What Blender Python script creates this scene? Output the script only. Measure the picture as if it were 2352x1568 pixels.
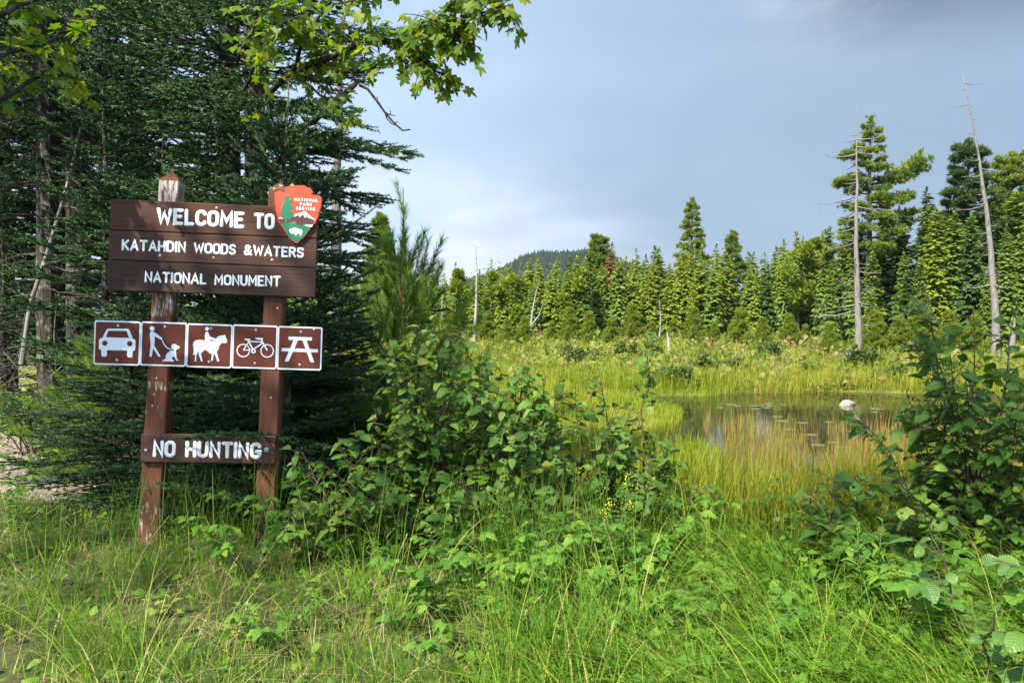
import bpy, math, random
import numpy as np
from mathutils import Matrix, Vector, Euler

for _o in list(bpy.data.objects):
    bpy.data.objects.remove(_o)
S = bpy.context.scene
COL = S.collection
rad = math.radians

# ---------------------------------------------------------------- camera
CAM = np.array([0.0, 0.0, 1.6]); PITCH = rad(1.9)
cam_d = bpy.data.cameras.new("camera"); cam = bpy.data.objects.new("camera", cam_d); COL.objects.link(cam)
cam_d.lens = 28; cam_d.sensor_width = 36; cam_d.clip_start = 0.05; cam_d.clip_end = 9000
cam.location = CAM; cam.rotation_euler = (rad(90) - PITCH, 0, 0)
S.camera = cam

# ---------------------------------------------------------------- light
SUN_AZ, SUN_EL = rad(216), rad(47)        # azimuth clockwise from +Y (north): behind the camera, to the left
SUN = np.array([math.sin(SUN_AZ) * math.cos(SUN_EL), math.cos(SUN_AZ) * math.cos(SUN_EL), math.sin(SUN_EL)])
sun_d = bpy.data.lights.new("sun", "SUN"); sun = bpy.data.objects.new("sun", sun_d); COL.objects.link(sun)
sun_d.energy = 5.0; sun_d.angle = rad(0.6); sun_d.color = (1.0, 0.94, 0.83)
sun.rotation_euler = Vector(SUN).to_track_quat("Z", "Y").to_euler()

S.view_settings.view_transform = "Standard"; S.view_settings.look = "None"
S.view_settings.gamma = 1.0; S.view_settings.use_curve_mapping = False
S.view_settings.exposure = 1.55
S.render.engine = "CYCLES"
S.cycles.max_bounces = 7; S.cycles.diffuse_bounces = 3; S.cycles.glossy_bounces = 3
S.cycles.transmission_bounces = 4; S.cycles.transparent_max_bounces = 4
S.cycles.use_denoising = True
S.cycles.sample_clamp_indirect = 6

# ---------------------------------------------------------------- node helpers
class NT:
    def __init__(s, tree): s.t = tree; s.n = tree.nodes; s.l = tree.links
    def new(s, typ, **kw):
        n = s.n.new(typ)
        for k, v in kw.items():
            if k.startswith("i_"): n.inputs[k[2:].replace("_", " ")].default_value = v
            else: setattr(n, k, v)
        return n
    def link(s, a, b): s.l.new(a, b)
    def val(s, sock, v):
        if hasattr(v, "is_linked") or hasattr(v, "links"): s.l.new(v, sock)
        else: sock.default_value = v
    def math(s, op, a, b=0.0, c=0.0, clamp=False):
        n = s.n.new("ShaderNodeMath"); n.operation = op; n.use_clamp = clamp
        s.val(n.inputs[0], a); s.val(n.inputs[1], b); s.val(n.inputs[2], c)
        return n.outputs[0]
    def mix(s, f, a, b):
        n = s.n.new("ShaderNodeMix"); n.data_type = "RGBA"
        s.val(n.inputs[0], f); s.val(n.inputs[6], a if not isinstance(a, tuple) else (*a, 1)); s.val(n.inputs[7], b if not isinstance(b, tuple) else (*b, 1))
        return n.outputs[2]
    def ramp(s, f, stops, interp="LINEAR"):
        n = s.n.new("ShaderNodeValToRGB"); e = n.color_ramp.elements; n.color_ramp.interpolation = interp
        while len(e) < len(stops): e.new(0.5)
        for el, (p, c) in zip(e, stops): el.position = p; el.color = (*c, 1) if len(c) == 3 else c
        s.val(n.inputs[0], f)
        return n.outputs[0]
    def smooth(s, x, lo, hi):
        n = s.n.new("ShaderNodeMapRange"); n.interpolation_type = "SMOOTHSTEP"
        s.val(n.inputs[0], x); n.inputs[1].default_value = lo; n.inputs[2].default_value = hi
        return n.outputs[0]
    def noise(s, vec, scale, detail=4, rough=0.55, dist=0.0):
        n = s.n.new("ShaderNodeTexNoise"); n.inputs["Scale"].default_value = scale; n.inputs["Detail"].default_value = detail
        n.inputs["Roughness"].default_value = rough; n.inputs["Distortion"].default_value = dist
        if vec is not None: s.l.new(vec, n.inputs["Vector"])
        return n.outputs["Fac"]
    def mapping(s, vec, scale=(1, 1, 1), rot=(0, 0, 0), loc=(0, 0, 0)):
        n = s.n.new("ShaderNodeMapping"); s.l.new(vec, n.inputs["Vector"])
        n.inputs["Scale"].default_value = scale; n.inputs["Rotation"].default_value = rot; n.inputs["Location"].default_value = loc
        return n.outputs[0]

# ---------------------------------------------------------------- world: storm bank ahead and to the right, brighter broken cloud elsewhere
W = bpy.data.worlds.new("World"); S.world = W; W.use_nodes = True
w = NT(W.node_tree); w.n.clear()
wo = w.new("ShaderNodeOutputWorld"); bg = w.new("ShaderNodeBackground"); bg.inputs["Strength"].default_value = 0.1
sky = w.new("ShaderNodeTexSky", sky_type="NISHITA", sun_disc=False, sun_elevation=SUN_EL, sun_rotation=SUN_AZ,
            altitude=200, air_density=1.0, dust_density=0.6, ozone_density=1.4)
tc = w.new("ShaderNodeTexCoord"); D = tc.outputs["Generated"]
sep = w.new("ShaderNodeSeparateXYZ"); w.link(D, sep.inputs[0])
def dotdir(v):
    n = w.new("ShaderNodeVectorMath", operation="DOT_PRODUCT"); w.link(D, n.inputs[0])
    v = np.array(v, float); v /= np.linalg.norm(v); n.inputs[1].default_value = tuple(v); return n.outputs["Value"]
wisp = w.noise(w.mapping(D, (1.0, 1.0, 2.6)), 2.3, 6, 0.55, 0.6)
big = w.noise(w.mapping(D, (1.0, 1.0, 1.7), loc=(3.1, 0.4, 1.2)), 1.7, 5, 0.5)
puff = w.noise(w.mapping(D, (1.0, 1.0, 1.5), loc=(5.3, 2.2, 0.7)), 3.0, 7, 0.6, 0.4)
# veil: thin bright cloud over the blue
veil_col = w.ramp(wisp, [(0.25, (1.72, 2.28, 3.16)), (0.70, (2.15, 2.68, 3.50))])
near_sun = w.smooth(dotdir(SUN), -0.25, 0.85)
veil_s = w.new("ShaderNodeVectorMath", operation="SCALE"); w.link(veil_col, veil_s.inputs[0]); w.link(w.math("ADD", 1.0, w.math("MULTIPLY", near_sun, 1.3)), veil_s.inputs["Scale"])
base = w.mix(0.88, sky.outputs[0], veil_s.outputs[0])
# storm bank
bank = w.math("ADD", dotdir((0.62, 0.80, 0.02)), w.math("MULTIPLY", w.math("SUBTRACT", big, 0.5), 0.22))
bank_f = w.smooth(bank, 0.66, 1.0)
bank_col = w.mix(w.smooth(wisp, 0.35, 0.7), (1.20, 1.64, 2.24), (1.34, 1.80, 2.42))
c1 = w.mix(w.math("MULTIPLY", bank_f, 0.93), base, bank_col)
# ragged darker cloud high in the right of the bank, with pale torn edges
hi = w.math("MULTIPLY", w.smooth(sep.outputs[2], 0.25, 0.37), w.smooth(dotdir((0.66, 0.66, 0.40)), 0.86, 0.96))
dark_f = w.math("MULTIPLY", hi, w.smooth(puff, 0.42, 0.56))
c2 = w.mix(w.math("MULTIPLY", dark_f, 0.85), c1, (0.46, 0.58, 0.90))
pale_f = w.math("MULTIPLY", w.math("MULTIPLY", hi, w.smooth(wisp, 0.47, 0.62)), w.math("SUBTRACT", 1.0, dark_f))
c3 = w.mix(w.math("MULTIPLY", pale_f, 0.8), c2, (2.3, 2.55, 3.0))
# low white cloud along the horizon on the left
low = w.math("MULTIPLY", w.smooth(sep.outputs[2], 0.24, 0.06), w.smooth(dotdir((-0.35, 1.0, 0.0)), 0.80, 0.96))
lw = w.math("MULTIPLY", low, w.smooth(w.noise(w.mapping(D, (1, 1, 3.2), loc=(1, 7, 2)), 3.0, 4, 0.5, 0.3), 0.32, 0.72))
c4 = w.mix(w.math("MULTIPLY", lw, 0.72), c3, (4.0, 4.2, 4.4))
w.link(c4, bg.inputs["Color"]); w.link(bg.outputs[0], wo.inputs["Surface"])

# ---------------------------------------------------------------- geometry helpers
rng = np.random.default_rng(7)
TP = math.tan
FX = 28 / 36 * 2352
def P(px, py, Y):
    """world point seen at (px,py) of the 2352x1568 picture at world depth Y"""
    a = (px - 1176) / FX; b = -(py - 784) / FX
    c, s = math.cos(PITCH), math.sin(PITCH)
    d = Y / (c + b * s)
    return np.array([a * d, Y, CAM[2] + d * (-s + b * c)])
def sm(x, lo, hi):
    t = np.clip((x - lo) / (hi - lo), 0, 1); return t * t * (3 - 2 * t)
def norm(a): return a / np.maximum(np.linalg.norm(a, axis=-1, keepdims=True), 1e-9)

WATER = -1.25
def pond_mask(x, y):
    wob = 0.9 * np.sin(y * 0.9) + 0.6 * np.sin(x * 0.55 + 1.3) + 0.3 * np.sin(x * 1.7)
    return sm(x - 2.9 - 0.35 * wob - 0.105 * (y - 9), 0, .8) * sm(y - 8.7 - 0.2 * wob, 0, 1.0) * (1 - sm(y - 28.2 - 0.6 * wob + 0.10 * np.maximum(7 - x, 0), -0.7, 0.5)) * (1 - sm(x, 38, 44))
def gz(x, y):
    x = np.asarray(x, float); y = np.asarray(y, float)
    right = sm(x, -5.5, -1.2)
    t = sm(y, 5.9, 8.9) * right
    z = -1.17 * t
    left = sm(y, 14, 40) * (1 - right); z = z - 0.7 * left
    far = sm(y, 29, 78)
    tgt = -0.62 + 0.45 * sm(x, 14, 34)
    z = np.where(y > 29, z + (tgt - z) * far, z)
    z = z + 0.10 * far * np.sin(x * 0.35 + 1) * np.sin(y * 0.21) * (y < 140)
    z = z + 0.022 * np.sin(x * 2.1 + 0.6) * np.sin(y * 2.6) * (y < 12)
    z = z + np.where((y > 28.5) & (y < 80), 0.09 * np.sin(x * 0.9 + 2) * np.sin(y * 0.8 + x * 0.3), 0)
    z = z - 0.45 * pond_mask(x, y)
    return z
def gat(px, py):
    """where the ray through (px,py) meets the ground"""
    Y = 2.0
    for _ in range(4000):
        p = P(px, py, Y)
        if p[2] <= gz(p[0], p[1]): return p
        Y *= 1.004
    return p

class Geo:
    def __init__(s): s.V = []; s.F = {3: [], 4: []}; s.M = {3: [], 4: []}; s.R = []; s.T = []; s.U = []; s.n = 0
    def add(s, V, F, m=0, r=0.0, t=0.0, uv=None):
        V = np.asarray(V, float).reshape(-1, 3); n = len(V)
        for f in (F if isinstance(F, list) else [F]):
            f = np.asarray(f, np.int64)
            if f.size == 0: continue
            k = f.shape[1]; s.F[k].append(f + s.n); s.M[k].append(np.full(len(f), m, np.int32))
        s.V.append(V); s.n += n
        s.R.append(np.broadcast_to(np.asarray(r, float), (n,))); s.T.append(np.broadcast_to(np.asarray(t, float), (n,)))
        s.U.append(np.zeros((n, 3)) if uv is None else np.asarray(uv, float))
    def scatter(s, tmpl, Pn, Mn, r=None, m=0, t=None):
        TV, TF, TU, TT = tmpl; N = len(Pn)
        if N == 0: return
        V = np.einsum("nij,kj->nki", Mn, TV) + Pn[:, None, :]
        k = len(TV); off = (np.arange(N) * k)[:, None, None]
        fs = [(np.asarray(f)[None] + off).reshape(-1, np.asarray(f).shape[1]) for f in TF]
        r = np.zeros(N) if r is None else r
        tt = np.tile(TT, N) if t is None else (np.tile(TT, N) * 0 + np.repeat(t, k))
        s.add(V.reshape(-1, 3), fs, m, np.repeat(r, k), tt, np.tile(TU, (N, 1)))
    def tube(s, pts, rads, n=6, m=0, r=0.0, cap=True, t=0.0):
        pts = np.asarray(pts, float); rads = np.broadcast_to(np.asarray(rads, float), (len(pts),))
        tan = norm(np.gradient(pts, axis=0)); ref = np.array([0.0, 0, 1]) if abs(tan[0, 2]) < 0.9 else np.array([1.0, 0, 0])
        u = norm(np.cross(tan, ref)); v = np.cross(tan, u)
        a = np.arange(n) * 2 * np.pi / n
        V = pts[:, None] + rads[:, None, None] * (np.cos(a)[None, :, None] * u[:, None] + np.sin(a)[None, :, None] * v[:, None])
        L = len(pts); i = np.arange(L - 1)[:, None] * n; j = np.arange(n)[None]
        q = np.stack([i + j, i + (j + 1) % n, i + n + (j + 1) % n, i + n + j], -1).reshape(-1, 4)
        fs = [q]; V = V.reshape(-1, 3)
        if cap:
            V = np.vstack([V, pts[-1] + tan[-1] * rads[-1] * 0.3]); j = np.arange(n)
            fs.append(np.stack([(L - 1) * n + j, (L - 1) * n + (j + 1) % n, np.full(n, L * n)], -1))
        s.add(V, fs, m, r, t)
    def box(s, lo, hi, m=0, bev=0.0):
        lo = np.array(lo, float); hi = np.array(hi, float)
        if bev <= 0:
            V = np.array([[x, y, z] for z in (lo[2], hi[2]) for y in (lo[1], hi[1]) for x in (lo[0], hi[0])])
            s.add(V, np.array([[0, 2, 3, 1], [4, 5, 7, 6], [0, 1, 5, 4], [2, 6, 7, 3], [0, 4, 6, 2], [1, 3, 7, 5]]), m); return
        b = bev; rings = []
        for z, ins in ((lo[2], b), (lo[2] + b, 0), (hi[2] - b, 0), (hi[2], b)):
            x0, x1, y0, y1 = lo[0] + ins, hi[0] - ins, lo[1] + ins, hi[1] - ins
            c = b * 0.6
            rings.append([(x0 + c, y0, z), (x1 - c, y0, z), (x1, y0 + c, z), (x1, y1 - c, z), (x1 - c, y1, z), (x0 + c, y1, z), (x0, y1 - c, z), (x0, y0 + c, z)])
        V = np.array(rings).reshape(-1, 3); q = []
        for r_ in range(3):
            for j in range(8): q.append([r_ * 8 + j, r_ * 8 + (j + 1) % 8, r_ * 8 + 8 + (j + 1) % 8, r_ * 8 + 8 + j])
        q += [[7, 2, 1, 0], [7, 6, 3, 2], [6, 5, 4, 3], [24, 25, 26, 31], [31, 26, 27, 30], [30, 27, 28, 29]]
        s.add(V, np.array(q), m)
    def mesh(s, name, mats, smooth=False):
        V = np.vstack(s.V); me = bpy.data.meshes.new(name)
        me.vertices.add(len(V)); me.vertices.foreach_set("co", V.astype(np.float32).ravel())
        loops = []; starts = []; mi = []; o = 0
        for k in (3, 4):
            if s.F[k]:
                f = np.vstack(s.F[k]); loops.append(f.ravel()); starts.append(o + np.arange(len(f)) * k); o += f.size; mi.append(np.concatenate(s.M[k]))
        loops = np.concatenate(loops).astype(np.int32); starts = np.concatenate(starts).astype(np.int32); mi = np.concatenate(mi)
        me.loops.add(len(loops)); me.loops.foreach_set("vertex_index", loops)
        me.polygons.add(len(starts)); me.polygons.foreach_set("loop_start", starts)
        if mi.any(): me.polygons.foreach_set("material_index", mi)
        me.polygons.foreach_set("use_smooth", np.full(len(starts), smooth))
        for nm, arr, ty in (("rnd", np.concatenate(s.R), "FLOAT"), ("tip", np.concatenate(s.T), "FLOAT")):
            a = me.attributes.new(nm, ty, "POINT"); a.data.foreach_set("value", arr.astype(np.float32))
        U = np.vstack(s.U)
        if U.any():
            a = me.attributes.new("luv", "FLOAT_VECTOR", "POINT"); a.data.foreach_set("vector", U.astype(np.float32).ravel())
        me.update(calc_edges=True)
        for m in (mats if isinstance(mats, (list, tuple)) else [mats]): me.materials.append(m)
        return me
    def obj(s, name, mats, parent=None, smooth=False, **kw):
        return link(name, s.mesh(name, mats, smooth), parent, **kw)

def link(name, me, parent=None, **kw):
    o = bpy.data.objects.new(name, me); COL.objects.link(o)
    if parent is not None: o.parent = parent
    for k, v in kw.items(): o[k] = v
    return o
def thing(name, label, cat, loc=(0, 0, 0), group=None, rz=0.0, scale=1.0):
    o = link(name, None, label=label, category=cat); o.location = tuple(float(c) for c in loc); o.rotation_euler = (0, 0, rz); o.scale = (scale,) * 3
    o.empty_display_size = 0.2
    if group: o["group"] = group
    return o
def dup(root, loc, rz=0.0, scale=1.0, label=None, group=None, tilt=(0, 0)):
    r = root.copy(); COL.objects.link(r); r.location = tuple(float(c) for c in loc); r.rotation_euler = (tilt[0], tilt[1], rz)
    r.scale = (scale,) * 3 if np.isscalar(scale) else tuple(scale)
    if label: r["label"] = label
    if group: r["group"] = group
    for ch in root.children:
        c = ch.copy(); COL.objects.link(c); c.parent = r
        for g in ch.children:
            d = g.copy(); COL.objects.link(d); d.parent = c
    return r
def frames(d, up):
    x = norm(d); y = norm(np.cross(up, x)); z = np.cross(x, y)
    return np.stack([x, y, z], -1)

# ---------------------------------------------------------------- materials
def new_mat(name):
    m = bpy.data.materials.new(name); m.use_nodes = True; t = NT(m.node_tree); t.n.clear()
    return m, t, t.new("ShaderNodeOutputMaterial")
def attr(t, nm):
    n = t.new("ShaderNodeAttribute"); n.attribute_name = nm; return n
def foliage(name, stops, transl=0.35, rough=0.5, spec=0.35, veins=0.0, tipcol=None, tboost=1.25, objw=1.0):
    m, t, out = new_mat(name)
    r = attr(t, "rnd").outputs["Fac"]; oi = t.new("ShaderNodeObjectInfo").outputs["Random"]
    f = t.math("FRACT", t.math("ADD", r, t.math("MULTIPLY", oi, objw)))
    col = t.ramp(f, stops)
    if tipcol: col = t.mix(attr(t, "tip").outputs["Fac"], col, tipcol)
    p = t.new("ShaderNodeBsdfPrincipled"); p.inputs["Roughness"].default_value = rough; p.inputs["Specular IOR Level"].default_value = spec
    if veins:
        uv = attr(t, "luv").outputs["Vector"]; sp = t.new("ShaderNodeSeparateXYZ"); t.link(uv, sp.inputs[0])
        au = t.math("ABSOLUTE", sp.outputs[1])
        ph = t.math("SUBTRACT", t.math("MULTIPLY", sp.outputs[0], 58.0), t.math("MULTIPLY", au, 26.0))
        wv = t.math("SINE", ph)
        mid = t.smooth(au, 0.07, 0.0)
        h = t.math("ADD", t.math("MULTIPLY", wv, 0.5), t.math("MULTIPLY", mid, 1.2))
        b = t.new("ShaderNodeBump"); b.inputs["Strength"].default_value = veins; b.inputs["Distance"].default_value = 0.004
        t.link(h, b.inputs["Height"]); t.link(b.outputs[0], p.inputs["Normal"])
        col = t.mix(t.math("MULTIPLY", mid, 0.22), col, (0.14, 0.22, 0.05))
    t.link(col, p.inputs["Base Color"])
    tr = t.new("ShaderNodeBsdfTranslucent")
    tc_ = t.new("ShaderNodeMix"); tc_.data_type = "RGBA"; tc_.blend_type = "MULTIPLY"; tc_.inputs[0].default_value = 1.0
    t.link(col, tc_.inputs[6]); tc_.inputs[7].default_value = (1.35 * tboost, 1.25 * tboost, 0.45 * tboost, 1)
    t.link(tc_.outputs[2], tr.inputs["Color"])
    mx = t.new("ShaderNodeMixShader"); mx.inputs[0].default_value = transl
    t.link(p.outputs[0], mx.inputs[1]); t.link(tr.outputs[0], mx.inputs[2]); t.link(mx.outputs[0], out.inputs["Surface"])
    return m
def plain(name, col, rough=0.6, spec=0.3, metal=0.0, noise=None, bump=0.0, nscale=20, coord="Object"):
    m, t, out = new_mat(name); p = t.new("ShaderNodeBsdfPrincipled")
    p.inputs["Roughness"].default_value = rough; p.inputs["Specular IOR Level"].default_value = spec; p.inputs["Metallic"].default_value = metal
    p.inputs["Base Color"].default_value = (*col, 1)
    if noise:
        tcx = t.new("ShaderNodeTexCoord").outputs[coord]; nf = t.noise(tcx, nscale, 6, 0.6)
        t.link(t.mix(t.smooth(nf, 0.35, 0.65), col, noise), p.inputs["Base Color"])
        if bump:
            b = t.new("ShaderNodeBump"); b.inputs["Strength"].default_value = bump; b.inputs["Distance"].default_value = 0.01
            t.link(nf, b.inputs["Height"]); t.link(b.outputs[0], p.inputs["Normal"])
    t.link(p.outputs[0], out.inputs["Surface"]); return m
def bark(name, a, b, scale=(6, 6, 1.2), lichen=None, bump=0.8):
    m, t, out = new_mat(name); p = t.new("ShaderNodeBsdfPrincipled"); p.inputs["Roughness"].default_value = 0.9; p.inputs["Specular IOR Level"].default_value = 0.1
    oc = t.new("ShaderNodeTexCoord").outputs["Object"]
    n1 = t.noise(t.mapping(oc, scale), 4.0, 6, 0.62, 0.5)
    col = t.mix(t.smooth(n1, 0.32, 0.68), a, b)
    if lichen:
        n2 = t.noise(oc, 9.0, 5, 0.65); col = t.mix(t.math("MULTIPLY", t.smooth(n2, 0.52, 0.62), 0.8), col, lichen)
    bp = t.new("ShaderNodeBump"); bp.inputs["Strength"].default_value = bump; bp.inputs["Distance"].default_value = 0.03
    t.link(n1, bp.inputs["Height"]); t.link(bp.outputs[0], p.inputs["Normal"]); t.link(col, p.inputs["Base Color"]); t.link(p.outputs[0], out.inputs["Surface"])
    return m

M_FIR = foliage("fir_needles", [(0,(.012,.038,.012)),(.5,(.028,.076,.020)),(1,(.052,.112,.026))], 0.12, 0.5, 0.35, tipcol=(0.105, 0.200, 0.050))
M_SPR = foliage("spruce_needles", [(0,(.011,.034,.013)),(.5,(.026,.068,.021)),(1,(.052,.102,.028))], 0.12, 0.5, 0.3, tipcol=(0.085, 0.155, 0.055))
M_PINE = foliage("pine_needles", [(0, (0.075, 0.165, 0.026)), (0.5, (0.115, 0.215, 0.032)), (1, (0.165, 0.250, 0.036))], 0.35, 0.5, 0.2)
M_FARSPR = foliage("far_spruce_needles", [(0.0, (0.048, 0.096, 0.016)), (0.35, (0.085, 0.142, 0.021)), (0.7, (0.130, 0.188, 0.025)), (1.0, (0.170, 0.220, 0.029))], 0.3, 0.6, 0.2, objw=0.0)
M_FARPINE = foliage("far_pine_needles", [(0, (0.08, 0.13, 0.014)), (0.5, (0.12, 0.17, 0.018)), (1, (0.16, 0.2, 0.024))], 0.3, 0.6, 0.2)
M_ALDER = foliage("alder_leaf", [(0, (0.040, 0.100, 0.012)), (0.45, (0.066, 0.145, 0.017)), (0.85, (0.102, 0.186, 0.024)), (0.95, (0.15, 0.22, 0.032)), (1, (0.24, 0.22, 0.045))], 0.36, 0.45, 0.26, veins=0.4)
M_MAPLE = foliage("maple_leaf", [(0, (0.055, 0.12, 0.01)), (0.6, (0.09, 0.16, 0.012)), (1, (0.17, 0.2, 0.014))], 0.5, 0.5, 0.25)
M_BRAM = foliage("bramble_leaf", [(0, (0.06, 0.16, 0.018)), (0.6, (0.1, 0.215, 0.022)), (1, (0.16, 0.26, 0.028))], 0.4, 0.55, 0.18, veins=0.5)
M_YELL = foliage("yellow_leaf", [(0.0, (0.17, 0.24, 0.03)), (1.0, (0.26, 0.28, 0.04))], 0.4, 0.5, 0.3, veins=0.4)
M_UNDER = foliage("understory_leaf", [(0.0, (0.040, 0.080, 0.018)), (0.6, (0.075, 0.125, 0.022)), (1.0, (0.17, 0.18, 0.03))], 0.4, 0.5, 0.3)
M_GRASS = foliage("grass_blade", [(0, (0.048, 0.118, 0.009)), (0.5, (0.096, 0.188, 0.013)), (0.88, (0.172, 0.258, 0.020)), (0.96, (0.24, 0.24, 0.05)), (1, (0.33, 0.25, 0.11))], 0.35, 0.6, 0.12)
M_SEDGE = foliage("sedge_blade", [(0, (0.115, 0.175, 0.014)), (0.5, (0.185, 0.232, 0.018)), (0.85, (0.260, 0.255, 0.030)), (1, (0.28, 0.18, 0.06))], 0.4, 0.7, 0.08)
M_RUSH = foliage("rush_blade", [(0, (0.14, 0.170, 0.025)), (0.5, (0.20, 0.165, 0.038)), (1, (0.23, 0.118, 0.045))], 0.3, 0.6, 0.2)
M_MEADOW = foliage("meadow_leaf", [(0.0, (0.085, 0.125, 0.022)), (0.4, (0.150, 0.185, 0.036)), (0.75, (0.215, 0.220, 0.060)), (0.9, (0.26, 0.21, 0.10)), (1.0, (0.22, 0.13, 0.075))], 0.35, 0.7, 0.08)
M_BOG = foliage("bog_bush_leaf", [(0, (0.04, 0.075, 0.015)), (0.6, (0.07, 0.115, 0.022)), (1, (0.12, 0.14, 0.028))], 0.25, 0.6, 0.25)
M_DRY = plain("dry_stalk", (0.34, 0.25, 0.13), 0.8, 0.2)
M_TWIG = plain("twig_bark", (0.040, 0.026, 0.018), 0.8, 0.2, noise=(0.085, 0.06, 0.04), nscale=30)
M_STEM = plain("green_stem", (0.07, 0.10, 0.03), 0.6, 0.3)
M_BARK = bark("conifer_bark", (0.022, 0.018, 0.014), (0.065, 0.053, 0.042), lichen=(0.13, 0.14, 0.10))
M_MBARK = bark("maple_bark", (0.020, 0.017, 0.014), (0.06, 0.05, 0.04))
M_DEAD = bark("weathered_wood", (0.095, 0.086, 0.076), (0.22, 0.205, 0.185), (9, 9, 0.6), bump=0.5)
M_WHITEWOOD = bark("bleached_wood", (0.17, 0.16, 0.145), (0.33, 0.315, 0.29), (9, 9, 0.6), bump=0.4)
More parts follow.
